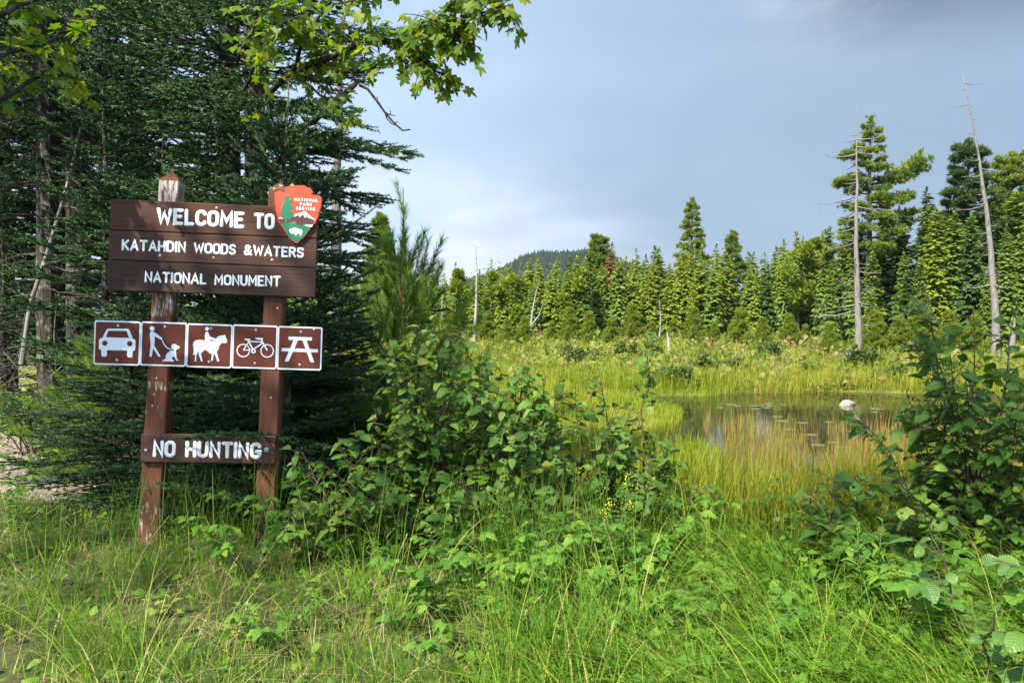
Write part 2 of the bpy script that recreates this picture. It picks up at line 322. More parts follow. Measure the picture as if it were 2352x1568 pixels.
PICTO={'car':[('w',[(-0.7177,0.1828),(-0.6915,0.2408),(-0.682,0.2499),(-0.5537,0.2526),(-0.5414,0.2442),(-0.5133,0.1833),(-0.5012,0.1807),(-0.4959,0.1713),(-0.4955,0.1161),(-0.5015,0.1034),(-0.5134,0.1009),(-0.5123,0.0656),(-0.519,0.0558),(-0.5402,0.0559),(-0.5489,0.063),(-0.5502,0.1027),(-0.6841,0.1009),(-0.6829,0.065),(-0.6897,0.056),(-0.7107,0.0554),(-0.7201,0.0631),(-0.7214,0.102),(-0.7334,0.1038),(-0.7379,0.1147),(-0.7389,0.166),(-0.7317,0.1816)]),('b',[(-0.694,0.1894),(-0.6787,0.2354),(-0.5575,0.2378),(-0.5404,0.1898)]),('b',[(-0.6822,0.1494),(-0.6828,0.1437),(-0.6852,0.1385),(-0.6889,0.1343),(-0.6937,0.1316),(-0.6991,0.1305),(-0.7046,0.1312),(-0.7096,0.1337),(-0.7136,0.1376),(-0.7162,0.1427),(-0.7173,0.1483),(-0.7166,0.154),(-0.7143,0.1592),(-0.7105,0.1633),(-0.7057,0.1661),(-0.7003,0.1672),(-0.6949,0.1664),(-0.6899,0.164),(-0.6859,0.1601),(-0.6832,0.155)]),('b',[(-0.5165,0.1508),(-0.5171,0.1451),(-0.5195,0.1399),(-0.5233,0.1357),(-0.5281,0.133),(-0.5335,0.1319),(-0.539,0.1326),(-0.544,0.1351),(-0.548,0.139),(-0.5507,0.1441),(-0.5518,0.1497),(-0.5511,0.1554),(-0.5488,0.1606),(-0.545,0.1648),(-0.5401,0.1676),(-0.5347,0.1686),(-0.5292,0.1679),(-0.5242,0.1655),(-0.5202,0.1615),(-0.5175,0.1565)])],'walker':[('w',[(-0.3718,0.2586),(-0.3724,0.2533),(-0.3746,0.2485),(-0.378,0.2446),(-0.3825,0.2421),(-0.3875,0.2411),(-0.3926,0.2418),(-0.3972,0.244),(-0.401,0.2476),(-0.4034,0.2523),(-0.4044,0.2575),(-0.4038,0.2628),(-0.4016,0.2676),(-0.3981,0.2714),(-0.3937,0.274),(-0.3886,0.275),(-0.3836,0.2743),(-0.3789,0.2721),(-0.3752,0.2684),(-0.3727,0.2638)]),('w',[(-0.3959,0.2371),(-0.3846,0.2397),(-0.3673,0.2307),(-0.3185,0.1968),(-0.3216,0.1834),(-0.3274,0.1854),(-0.3708,0.2069),(-0.3683,0.1731),(-0.3701,0.142),(-0.325,0.0681),(-0.3392,0.0662),(-0.3772,0.1212),(-0.3859,0.0604),(-0.4003,0.0659),(-0.3945,0.1487),(-0.4021,0.2074),(-0.4014,0.2296)]),('w',[(-0.3209,0.1819),(-0.3145,0.1829),(-0.3052,0.1603),(-0.2903,0.14),(-0.2735,0.128),(-0.2562,0.1219),(-0.2574,0.1152),(-0.2769,0.1212),(-0.2958,0.1347),(-0.3115,0.1564)]),('w',[(-0.2574,0.1381),(-0.2515,0.153),(-0.2373,0.1564),(-0.2244,0.1539),(-0.2177,0.1452),(-0.2033,0.1442),(-0.1996,0.1384),(-0.2028,0.1279),(-0.2169,0.1216),(-0.2196,0.1156),(-0.2251,0.111),(-0.2227,0.1022),(-0.2206,0.08),(-0.2147,0.0536),(-0.2066,0.0479),(-0.2086,0.0419),(-0.2208,0.043),(-0.2292,0.0613),(-0.2367,0.0707),(-0.245,0.0645),(-0.249,0.0533),(-0.2402,0.0462),(-0.2357,0.0411),(-0.237,0.0352),(-0.2969,0.0357),(-0.2959,0.0483),(-0.2892,0.0632),(-0.2923,0.0691),(-0.285,0.087),(-0.2678,0.1045),(-0.2567,0.1144),(-0.2467,0.1147),(-0.2541,0.1234)]),('b',[(-0.2582,0.1188),(-0.2382,0.1165),(-0.238,0.1113),(-0.2566,0.1122)])],'horse':[('w',[(-0.0065,0.2697),(-0.007,0.2656),(-0.0087,0.2618),(-0.0115,0.2587),(-0.0151,0.2567),(-0.019,0.2559),(-0.0231,0.2565),(-0.0267,0.2582),(-0.0297,0.2611),(-0.0316,0.2648),(-0.0324,0.2689),(-0.0319,0.273),(-0.0302,0.2768),(-0.0274,0.2798),(-0.0239,0.2819),(-0.0199,0.2826),(-0.0159,0.2821),(-0.0122,0.2803),(-0.0093,0.2775),(-0.0073,0.2738)]),('w',[(-0.1107,0.1574),(-0.1055,0.176),(-0.0916,0.1876),(-0.063,0.1915),(-0.0284,0.1881),(0.002,0.1846),(0.0343,0.1871),(0.0446,0.203),(0.0549,0.2182),(0.0763,0.227),(0.0943,0.2276),(0.1057,0.2332),(0.1061,0.222),(0.1217,0.1853),(0.1162,0.1762),(0.1105,0.1753),(0.1019,0.1713),(0.0888,0.1754),(0.0782,0.1691),(0.0678,0.1539),(0.0642,0.133),(0.0531,0.1178),(0.0521,0.1044),(0.0698,0.0477),(0.0584,0.0436),(0.0378,0.101),(0.0333,0.1061),(0.0251,0.0486),(0.0151,0.0461),(0.0195,0.0871),(0.0153,0.1078),(0.0116,0.1106),(0.0091,0.0987),(0.0019,0.0984),(-0.0028,0.1102),(-0.0285,0.1243),(-0.0424,0.1112),(-0.0555,0.0923),(-0.0417,0.0438),(-0.0509,0.0405),(-0.0712,0.0918),(-0.0674,0.1053),(-0.0745,0.1051),(-0.0853,0.084),(-0.0868,0.041),(-0.094,0.0408),(-0.0925,0.0838),(-0.0942,0.0912),(-0.1026,0.085),(-0.1098,0.0862),(-0.1045,0.0983),(-0.1054,0.1279)]),('w',[(-0.0301,0.2415),(-0.0189,0.2515),(-0.0078,0.2422),(-0.0013,0.2201),(0.0082,0.2145),(0.0417,0.2036),(0.0351,0.1856),(-0.0297,0.1851),(-0.0322,0.2191)]),('b',[(0.0017,0.1935),(0.032,0.1929),(0.0307,0.187),(0.0019,0.1868)])],'bicycle':[('w',[(0.2772,0.1275),(0.2764,0.117),(0.2734,0.107),(0.2682,0.0979),(0.2612,0.0903),(0.2527,0.0844),(0.2432,0.0807),(0.233,0.0792),(0.2228,0.0801),(0.2131,0.0833),(0.2043,0.0886),(0.1968,0.0958),(0.1911,0.1045),(0.1874,0.1144),(0.1859,0.1247),(0.1867,0.1352),(0.1898,0.1452),(0.1949,0.1543),(0.2019,0.1619),(0.2104,0.1678),(0.2199,0.1715),(0.23,0.173),(0.2402,0.1722),(0.25,0.169),(0.2588,0.1637),(0.2663,0.1565),(0.2721,0.1477),(0.2758,0.1379)]),('b',[(0.2707,0.1273),(0.27,0.1183),(0.2674,0.1097),(0.263,0.1019),(0.257,0.0954),(0.2497,0.0904),(0.2415,0.0872),(0.2328,0.0859),(0.2241,0.0867),(0.2157,0.0894),(0.2082,0.094),(0.2018,0.1001),(0.1969,0.1076),(0.1937,0.116),(0.1924,0.1249),(0.1931,0.1339),(0.1957,0.1425),(0.2001,0.1503),(0.2061,0.1568),(0.2134,0.1618),(0.2216,0.165),(0.2302,0.1663),(0.239,0.1656),(0.2474,0.1629),(0.2549,0.1583),(0.2613,0.1521),(0.2663,0.1446),(0.2694,0.1362)]),('w',[(0.4411,0.1294),(0.4403,0.1189),(0.4372,0.1088),(0.432,0.0998),(0.425,0.0921),(0.4165,0.0862),(0.4069,0.0825),(0.3967,0.081),(0.3864,0.0819),(0.3766,0.0851),(0.3677,0.0904),(0.3602,0.0976),(0.3545,0.1064),(0.3508,0.1162),(0.3493,0.1267),(0.3501,0.1371),(0.3532,0.1472),(0.3584,0.1563),(0.3654,0.1639),(0.3739,0.1698),(0.3835,0.1736),(0.3937,0.1751),(0.4039,0.1742),(0.4137,0.171),(0.4226,0.1657),(0.4302,0.1584),(0.4359,0.1497),(0.4396,0.1398)]),('b',[(0.4346,0.1292),(0.4339,0.1202),(0.4312,0.1116),(0.4268,0.1038),(0.4207,0.0972),(0.4134,0.0922),(0.4052,0.089),(0.3965,0.0877),(0.3877,0.0885),(0.3793,0.0912),(0.3716,0.0958),(0.3652,0.102),(0.3603,0.1095),(0.3571,0.1179),(0.3558,0.1268),(0.3565,0.1358),(0.3592,0.1444),(0.3636,0.1522),(0.3696,0.1588),(0.3769,0.1638),(0.3852,0.1671),(0.3939,0.1683),(0.4027,0.1676),(0.4111,0.1649),(0.4187,0.1603),(0.4252,0.1541),(0.4301,0.1466),(0.4333,0.1382)]),('w',[(0.2396,0.1994),(0.2774,0.1969),(0.2781,0.2073),(0.2402,0.2098)]),('w',[(0.2563,0.1976),(0.2979,0.1265),(0.306,0.1314),(0.2644,0.2025)]),('w',[(0.2694,0.1858),(0.3567,0.1855),(0.3567,0.1937),(0.2694,0.194)]),('w',[(0.3617,0.1868),(0.3012,0.1424),(0.3063,0.1351),(0.3668,0.1795)]),('w',[(0.3468,0.2083),(0.3923,0.129),(0.3993,0.1331),(0.3537,0.2124)]),('w',[(0.3253,0.2058),(0.3639,0.2048),(0.3642,0.2167),(0.3256,0.2178)]),('w',[(0.3104,0.2148),(0.3282,0.2049),(0.3317,0.2115),(0.3139,0.2214)]),('w',[(0.2337,0.1258),(0.2918,0.1275),(0.2916,0.1343),(0.2335,0.1325)]),('w',[(0.2632,0.1856),(0.2308,0.1309),(0.2364,0.1274),(0.2688,0.1821)]),('w',[(0.3188,0.1242),(0.3182,0.1192),(0.316,0.1145),(0.3126,0.1108),(0.3082,0.1083),(0.3033,0.1074),(0.2984,0.108),(0.2938,0.1102),(0.2902,0.1137),(0.2878,0.1183),(0.2868,0.1233),(0.2874,0.1284),(0.2896,0.133),(0.293,0.1368),(0.2974,0.1392),(0.3023,0.1402),(0.3072,0.1395),(0.3118,0.1373),(0.3154,0.1338),(0.3178,0.1293)]),('b',[(0.3101,0.124),(0.3098,0.1217),(0.3088,0.1196),(0.3073,0.1179),(0.3053,0.1167),(0.303,0.1163),(0.3008,0.1166),(0.2987,0.1176),(0.2971,0.1192),(0.296,0.1213),(0.2955,0.1236),(0.2958,0.1259),(0.2968,0.128),(0.2983,0.1297),(0.3003,0.1308),(0.3026,0.1312),(0.3048,0.1309),(0.3069,0.1299),(0.3085,0.1283),(0.3096,0.1263)])],'picnic':[('w',[(0.5396,0.2327),(0.7013,0.2326),(0.7013,0.2101),(0.5395,0.211)]),('w',[(0.4953,0.1512),(0.7453,0.1498),(0.7452,0.1272),(0.4953,0.1288)]),('w',[(0.5755,0.2114),(0.6048,0.2116),(0.5451,0.0583),(0.518,0.0583)]),('w',[(0.6358,0.2103),(0.6652,0.2097),(0.7224,0.0574),(0.6958,0.0582)])]}
SCREWS=[(-0.6165,0.2727),(-0.6165,0.0353),(-0.304,0.2748),(-0.3041,0.0392),(0.0056,0.2731),(0.0016,0.0413),(0.3133,0.2726),(0.3135,0.0398),(0.6228,0.2699),(0.6214,0.038)]
BADGE={'outline':[(0.4207,1.2291),(0.4325,1.2386),(0.448,1.2454),(0.4636,1.2461),(0.4795,1.2391),(0.4924,1.2372),(0.4937,1.2505),(0.4882,1.2698),(0.513,1.2807),(0.5406,1.2885),(0.5615,1.2888),(0.5876,1.2922),(0.6034,1.2905),(0.6173,1.2933),(0.635,1.286),(0.6475,1.2787),(0.6615,1.2801),(0.6724,1.2682),(0.6852,1.2509),(0.6836,1.2455),(0.6698,1.2383),(0.6859,1.2288),(0.7035,1.2278),(0.7245,1.227),(0.7388,1.2202),(0.7468,1.2099),(0.7449,1.1947),(0.7478,1.1805),(0.7433,1.166),(0.7424,1.1409),(0.7378,1.1192),(0.727,1.1044),(0.731,1.0903),(0.7221,1.0612),(0.7145,1.0466),(0.708,1.0284),(0.6947,1.0189),(0.686,1.006),(0.6757,0.9983),(0.671,0.9803),(0.6576,0.9618),(0.6443,0.9398),(0.6277,0.9212),(0.6142,0.9081),(0.5979,0.8914),(0.585,0.8808),(0.5673,0.8883),(0.5459,0.9034),(0.5243,0.9239),(0.5205,0.9344),(0.5025,0.955),(0.4876,0.9829),(0.4768,0.9966),(0.4622,1.0173),(0.4511,1.0382),(0.4471,1.0558),(0.4412,1.0769),(0.4361,1.0945),(0.4307,1.112),(0.4324,1.1335),(0.4248,1.1545),(0.426,1.1724),(0.4226,1.19),(0.4249,1.2044)],'brown':[(0.4535,1.0508),(0.4994,1.0511),(0.5166,1.0572),(0.5273,1.0506),(0.5547,1.0643),(0.5681,1.0828),(0.6302,1.1071),(0.7055,1.0533),(0.6907,1.0223),(0.6714,1.0232),(0.6228,1.0121),(0.5843,1.0139),(0.5695,1.04),(0.5213,1.02),(0.4709,1.0159)],'green':[(0.4693,1.0123),(0.4863,1.0255),(0.4895,1.0328),(0.4951,1.0206),(0.5004,1.0191),(0.5144,1.0179),(0.5212,1.0236),(0.5352,1.0206),(0.5417,1.0345),(0.5491,1.0213),(0.5596,1.0217),(0.5694,1.0436),(0.5786,1.0261),(0.5843,1.0121),(0.6228,1.0121),(0.6258,1.0265),(0.6307,1.0356),(0.6381,1.0253),(0.6466,1.0328),(0.6557,1.0207),(0.6642,1.0282),(0.6714,1.0214),(0.689,1.0204),(0.6757,0.9983),(0.6557,0.9653),(0.6289,0.9284),(0.5915,0.8947),(0.5812,0.8914),(0.5599,0.9012),(0.5277,0.9276),(0.5058,0.9587),(0.4872,0.9971)],'snow':[(0.558,1.0698),(0.5679,1.0881),(0.5887,1.0944),(0.6095,1.099),(0.6232,1.1096),(0.6336,1.1115),(0.6479,1.1007),(0.6696,1.0803),(0.6946,1.0636),(0.7083,1.0517),(0.6914,1.0563),(0.6699,1.0696),(0.673,1.0601),(0.6523,1.0724),(0.6416,1.079),(0.6421,1.063),(0.6278,1.0748),(0.6238,1.0889),(0.6101,1.0793),(0.5949,1.0626),(0.6014,1.0789),(0.5822,1.0798),(0.572,1.0715)],'snow2':[(0.4524,1.0518),(0.466,1.062),(0.4853,1.0558),(0.4994,1.0518)],'water':[(0.628,1.0134),(0.6908,1.0183),(0.6866,1.0067),(0.6773,1.0027)],'tree':[(0.5114,1.2203),(0.522,1.2162),(0.5218,1.2001),(0.53,1.1845),(0.5419,1.1922),(0.5436,1.1744),(0.536,1.1598),(0.5435,1.1441),(0.5523,1.1409),(0.5526,1.1302),(0.539,1.1207),(0.534,1.1115),(0.55,1.1033),(0.5556,1.0911),(0.5617,1.086),(0.5614,1.0753),(0.5513,1.0642),(0.536,1.0492),(0.5255,1.0505),(0.5148,1.0589),(0.5161,1.0198),(0.5004,1.0191),(0.4994,1.0511),(0.4818,1.0556),(0.4695,1.0604),(0.4847,1.0754),(0.4677,1.0835),(0.4824,1.0931),(0.4663,1.1066),(0.4747,1.1159),(0.4652,1.119),(0.4777,1.1303),(0.4741,1.1355),(0.4826,1.1394),(0.4772,1.1463),(0.4821,1.1572),(0.4766,1.1641),(0.4921,1.1719),(0.497,1.1793),(0.4916,1.1862),(0.5019,1.1902),(0.4913,1.1951),(0.4909,1.2075),(0.4994,1.2151)],'bison':[(0.5321,0.9741),(0.5364,0.9832),(0.5502,0.9863),(0.5658,0.9917),(0.5815,0.9899),(0.5992,0.9842),(0.615,0.9807),(0.6212,0.9727),(0.6216,0.9602),(0.6175,0.9572),(0.6147,0.9564),(0.616,0.9486),(0.6129,0.9384),(0.6059,0.9381),(0.6073,0.9471),(0.6029,0.9541),(0.5897,0.9524),(0.5812,0.947),(0.5804,0.9388),(0.5744,0.9385),(0.5724,0.9467),(0.56,0.954),(0.5514,0.9493),(0.5443,0.9533),(0.5372,0.9565),(0.5342,0.9653)]}
# ================================================================ SETTING
m, t, out = new_mat("ground_soil"); p = t.new("ShaderNodeBsdfPrincipled"); p.inputs["Roughness"].default_value = 0.95; p.inputs["Specular IOR Level"].default_value = 0.1
gp = t.new("ShaderNodeNewGeometry").outputs["Position"]; sp = t.new("ShaderNodeSeparateXYZ"); t.link(gp, sp.inputs[0])
n1 = t.noise(gp, 1.1, 6, 0.65); n2 = t.noise(gp, 14.0, 5, 0.7)
soil = t.mix(t.smooth(n2, 0.3, 0.7), (0.030, 0.026, 0.014), (0.085, 0.072, 0.035))
moss = t.mix(t.smooth(n1, 0.40, 0.62), soil, (0.040, 0.062, 0.016))
mead = t.mix(t.smooth(n1, 0.35, 0.65), (0.085, 0.095, 0.020), (0.150, 0.150, 0.030))
c = t.mix(t.smooth(sp.outputs[1], 8.5, 13.0), moss, mead)
peat = t.smooth(sp.outputs[2], -1.19, -1.27)
c = t.mix(t.math("MULTIPLY", peat, 0.9), c, (0.022, 0.017, 0.010))
gx = t.math("ADD", sp.outputs[0], t.math("MULTIPLY", n1, 1.6)); gy = sp.outputs[1]
gm = t.math("MULTIPLY", t.smooth(gx, -2.75, -3.15), t.math("MULTIPLY", t.smooth(gy, 6.9, 7.4), t.smooth(gy, 14.0, 11.0)))
gv = t.new("ShaderNodeTexVoronoi"); gv.inputs["Scale"].default_value = 26; t.link(gp, gv.inputs["Vector"])
grav = t.mix(t.smooth(n2, 0.35, 0.65), (0.15, 0.125, 0.095), (0.25, 0.21, 0.165))
c = t.mix(gm, c, grav)
bp = t.new("ShaderNodeBump"); bp.inputs["Strength"].default_value = 0.6; bp.inputs["Distance"].default_value = 0.03; t.link(n2, bp.inputs["Height"])
t.link(bp.outputs[0], p.inputs["Normal"]); t.link(c, p.inputs["Base Color"]); t.link(p.outputs[0], out.inputs["Surface"]); M_GROUND = m

xs = np.sinh(np.linspace(-1, 1, 181) * 5.6) / np.sinh(5.6) * 1500
ys = np.concatenate([np.linspace(-14, 32, 140), 32 + (np.exp(np.linspace(0, 1, 70)[1:] * 5.0) - 1) / (np.exp(5.0) - 1) * 2100])
XX, YY = np.meshgrid(xs, ys); ZZ = gz(XX, YY)
g = Geo(); nx = len(xs); i = np.arange(len(ys) - 1)[:, None] * nx; j = np.arange(nx - 1)[None]
g.add(np.stack([XX, YY, ZZ], -1).reshape(-1, 3), np.stack([i + j, i + j + 1, i + nx + j + 1, i + nx + j], -1).reshape(-1, 4))
g.obj("ground", M_GROUND, smooth=True, kind="structure")

m, t, out = new_mat("pond_water"); p = t.new("ShaderNodeBsdfPrincipled"); p.inputs["Base Color"].default_value = (0.020, 0.017, 0.009, 1)
p.inputs["Roughness"].default_value = 0.04; p.inputs["IOR"].default_value = 1.33; p.inputs["Specular IOR Level"].default_value = 0.6
gp = t.new("ShaderNodeNewGeometry").outputs["Position"]
rp = t.noise(t.mapping(gp, (0.5, 1.6, 1)), 2.2, 4, 0.5); patch = t.smooth(t.noise(gp, 0.22, 3, 0.5), 0.46, 0.62)
bp = t.new("ShaderNodeBump"); bp.inputs["Distance"].default_value = 0.02; t.link(t.math("ADD", t.math("MULTIPLY", patch, 0.07), 0.015), bp.inputs["Strength"])
t.link(rp, bp.inputs["Height"]); t.link(bp.outputs[0], p.inputs["Normal"]); t.link(p.outputs[0], out.inputs["Surface"]); M_WATER = m
g = Geo(); gx_ = np.linspace(2.0, 46, 23); gy_ = np.linspace(8.8, 31, 11); A, B = np.meshgrid(gx_, gy_)
n_ = len(gx_); i = np.arange(len(gy_) - 1)[:, None] * n_; j = np.arange(n_ - 1)[None]
g.add(np.stack([A, B, np.full_like(A, WATER)], -1).reshape(-1, 3), np.stack([i + j, i + j + 1, i + n_ + j + 1, i + n_ + j], -1).reshape(-1, 4))
g.obj("pond_water", M_WATER, smooth=True, kind="structure")

# ---- far hill: terrain and the forest on it
HY = 1250.0
def hill_h(x, y):
    cx = P(1335, 560, HY)[0]
    prof = 95 * np.exp(-np.where(x < cx, ((x - cx) / 225.0) ** 2, ((x - cx) / 200.0) ** 2))
    prof = prof + 5 * np.sin(x * 0.021 + 0.7) * np.exp(-((x - cx) / 400.0) ** 2) + 3 * np.sin(x * 0.06)
    return prof * np.exp(-((y - HY) / 260.0) ** 2) - 1.5
hx = np.linspace(-620, 1100, 90); hy = np.linspace(HY - 520, HY + 420, 40); A, B = np.meshgrid(hx, hy)
g = Geo(); n_ = len(hx); i = np.arange(len(hy) - 1)[:, None] * n_; j = np.arange(n_ - 1)[None]
g.add(np.stack([A, B, hill_h(A, B)], -1).reshape(-1, 3), np.stack([i + j, i + j + 1, i + n_ + j + 1, i + n_ + j], -1).reshape(-1, 4))
M_HILL = plain("hill_forest_floor", (0.030, 0.045, 0.018), 0.95, 0.1, noise=(0.045, 0.060, 0.022), nscale=0.05)
g.obj("hill", M_HILL, smooth=True, kind="structure")
M_HILLTREE = foliage("hill_forest_needles", [(0.0, (0.007, 0.018, 0.012)), (0.6, (0.012, 0.026, 0.014)), (1.0, (0.026, 0.042, 0.016))], 0.15, 0.8, 0.1)
N = 7000; r = np.random.default_rng(5); hx = r.uniform(-180, 520, N); hyy = r.uniform(HY - 330, HY + 40, N); hz = hill_h(hx, hyy); ok = hz > 12
hx, hyy, hz = hx[ok], hyy[ok], hz[ok]; N = len(hx)
a = np.arange(5) * 2 * np.pi / 5
V = np.vstack([np.c_[np.cos(a), np.sin(a), np.zeros(5)], np.c_[0.55 * np.cos(a + .6), 0.55 * np.sin(a + .6), np.full(5, 0.45)], [[0, 0, 1]]])
jj = np.arange(5); q = np.stack([jj, (jj + 1) % 5, (jj + 1) % 5 + 5, jj + 5], -1); tr_ = np.stack([jj + 5, (jj + 1) % 5 + 5, np.full(5, 10)], -1)
con = r.random(N) < 0.6; hh = np.where(con, r.uniform(7, 13, N), r.uniform(6, 9, N)); ww = np.where(con, r.uniform(1.6, 2.6, N), r.uniform(3.2, 5, N))
Mm = np.zeros((N, 3, 3)); Mm[:, 0, 0] = ww; Mm[:, 1, 1] = ww; Mm[:, 2, 2] = hh; Mm[:, 0, 2] = r.uniform(-.5, .5, N)
g = Geo(); g.scatter((V, [q, tr_], np.zeros((11, 3)), np.zeros(11)), np.c_[hx, hyy, hz], Mm, r.random(N)); g.obj("hill_forest", M_HILLTREE, kind="stuff", label="dark wooded slope of the distant hill", category="forest")

# ================================================================ FAR VEGETATION
def far_frond():
    # a drooping jagged frond along +x, unit length
    V = [(0, 0, 0), (.35, .22, -.02), (.30, -.22, -.02), (.62, .07, -.03), (.72, .26, -.14), (.70, -.26, -.14), (1.0, .03, -.16), (.50, .0, .05)]
    F = np.array([[0, 2, 7], [0, 7, 1], [1, 7, 4], [7, 3, 4], [2, 5, 7], [7, 5, 3], [3, 5, 6], [3, 6, 4]])
    V = np.array(V, float); return V, [F], np.zeros((len(V), 3)), np.clip(V[:, 0] * 1.3 - .5, 0, 1)
FROND = far_frond()
def far_spruce(seed, H, R, bare=0.12, ragged=0.25, step=0.30, rot=0.8):
    r = np.random.default_rng(seed); Ps, Ds, Ls, Rs = [], [], [], []
    h = H * bare
    while h < H - 0.12:
        rel = (H - h) / (H * (1 - bare)); L = R * (rel ** rot) * 1.02 + 0.10
        nb = max(5, int(6 + 6 * rel))
        for k in range(nb):
            az = r.uniform(0, 2 * math.pi); l = L * r.uniform(1 - ragged * 1.6, 1 + ragged * 0.5); el = (0.75 - 1.15 * rel) * 0.8 + r.normal(0, .10)
            d = np.array([math.cos(az) * math.cos(el), math.sin(az) * math.cos(el), math.sin(el)])
            base = np.array([0, 0, h + r.uniform(-.12, .12)])
            nseg = max(1, int(round(l / 0.36)))
            for s_ in range(nseg):
                fr = s_ / nseg
                for side in ((0,) if s_ == nseg - 1 and nseg == 1 else (-1, 1)) if fr < .8 else (0,):
                    a2 = az + side * r.uniform(.45, .85); e2 = el - r.uniform(0.08, .60)
                    Ps.append(base + d * l * fr * 0.9); Ds.append((math.cos(a2) * math.cos(e2), math.sin(a2) * math.cos(e2), math.sin(e2)))
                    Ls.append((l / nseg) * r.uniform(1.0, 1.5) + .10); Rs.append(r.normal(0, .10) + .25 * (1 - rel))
        h += step * r.uniform(.8, 1.2) * (0.65 + .5 * rel)
    for k in range(7):
        az = r.uniform(0, 6.28); Ps.append(np.array([0, 0, H - .32 + .05 * k])); Ds.append((math.cos(az) * .35, math.sin(az) * .35, .9)); Ls.append(.3); Rs.append(.4)
    Ps = np.array(Ps); Ds = np.array(Ds); Ls = np.array(Ls)
    up = np.tile([0, 0, 1.0], (len(Ps), 1)) + r.normal(0, .25, (len(Ps), 3))
    M = frames(Ds, up) * Ls[:, None, None]
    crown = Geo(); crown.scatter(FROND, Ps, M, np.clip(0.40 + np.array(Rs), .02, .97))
    tr = Geo(); tr.tube([(0, 0, -.3), (0, 0, H * .5), (0, 0, H * .97)], [.016 * H + .03, .011 * H + .01, .01], 6)
    for k in range(int(6 + bare * 40)):      # dead lower twigs
        az = r.uniform(0, 6.28); z = r.uniform(.05, bare + .06) * H; l = R * r.uniform(.3, .7)
        tr.tube([(0, 0, z), (math.cos(az) * l, math.sin(az) * l, z - .12 * l)], [.014, .005], 3)
    return tr, crown
def tuft(n, L, w, seed, spread=1.25, flat=0.0):
    """bundle of needles / leaves radiating forward along +x"""
    r = np.random.default_rng(seed); V = []; F = []; T = []
    for k in range(n):
        a = r.uniform(0, 6.28); th = spread * math.sqrt(r.random()); d = np.array([math.cos(th), math.sin(th) * math.cos(a), math.sin(th) * math.sin(a) * (1 - flat)]); d /= np.linalg.norm(d)
        s_ = norm(np.cross(d, r.normal(size=3))); l = L * r.uniform(.7, 1.1)
        b = len(V); V += [s_ * w / 2, -s_ * w / 2, d * l]; F.append((b, b + 1, b + 2)); T += [0, 0, 1]
    V = np.array(V); return V, [np.array(F)], np.zeros((len(V), 3)), np.array(T, float)
TUFT_FAR = [tuft(11, 1.0, .26, s_, 1.5) for s_ in range(3)]
def far_pine(seed, H, limbs, clump=0.34, trunk_r=None, flat=.33, dens=1.0):
    """white pine with flat plates of foliage on separate limbs: limbs = [(rel height, length, azimuth, rise)]"""
    r = np.random.default_rng(seed); cr = Geo(); tr = Geo(); trr = trunk_r or .017 * H
    tr.tube([(0, 0, -.4), (.04, 0, H * .4), (-.03, .02, H * .75), (0, 0, H * .99)], [trr * 1.15, trr * .8, trr * .45, .02], 8)
    P_, D_, L_, R_ = [], [], [], []
    for (rh, L, az, rise) in limbs:
        b = np.array([0, 0, rh * H]); d = np.array([math.cos(az), math.sin(az), 0])
        tt = np.linspace(0, 1, 6); pts = b + d * (L * tt)[:, None] + np.array([0, 0, 1.0]) * (rise * L * (tt ** 1.6))[:, None] + r.normal(0, .03 * L, (6, 3)) * tt[:, None]
        tr.tube(pts, np.linspace(max(.02, trr * .35 * min(1, L / 2.5)), .012, 6), 4)
        n = int((L * 26 + 8) * dens); u = .30 + .72 * r.random(n) ** .75
        pos = np.stack([np.interp(u, tt, pts[:, k]) for k in range(3)], -1)
        wdt = (.30 + .28 * L) * (np.sin(np.clip(u, .0, 1.0) * 2.6) * .8 + .25); side = np.array([-d[1], d[0], 0])
        lat = r.normal(0, .55, n); pos = pos + side * (lat * wdt * .8)[:, None] + np.array([0, 0, 1]) * ((r.normal(0, .45, n) + .15) * wdt * flat)[:, None]
        P_.append(pos); dd = d * .5 + side * (np.sign(lat) * .6)[:, None] + np.array([0, 0, .55]) + r.normal(0, .3, (n, 3)); D_.append(dd)
        L_.append(clump * r.uniform(.7, 1.25, n)); R_.append(np.clip(.45 + r.normal(0, .2, n), 0, .98))
    n = int(60 * dens); zz = H * (1 - .09 * r.random(n)); P_.append(np.c_[r.normal(0, .12, n) * (1 + H - zz), r.normal(0, .12, n) * (1 + H - zz), zz]); D_.append(np.c_[r.normal(0, .5, n), r.normal(0, .5, n), np.ones(n)]); L_.append(np.full(n, clump * .8)); R_.append(np.full(n, .6))
    P_ = np.vstack(P_); D_ = np.vstack(D_); L_ = np.concatenate(L_); R_ = np.concatenate(R_)
    M = frames(D_, r.normal(size=D_.shape)) * L_[:, None, None]; pick = r.integers(0, 3, len(P_))
    for k in range(3): cr.scatter(TUFT_FAR[k], P_[pick == k], M[pick == k], R_[pick == k])
    return tr, cr
LEAFQ = (np.array([(0, -.5, 0), (.5, -.62, .1), (1, 0, -.1), (.5, .62, .1), (0, .5, 0.0)]), [np.array([[0, 1, 2], [0, 2, 4], [4, 2, 3]])], np.zeros((5, 3)), np.zeros(5))
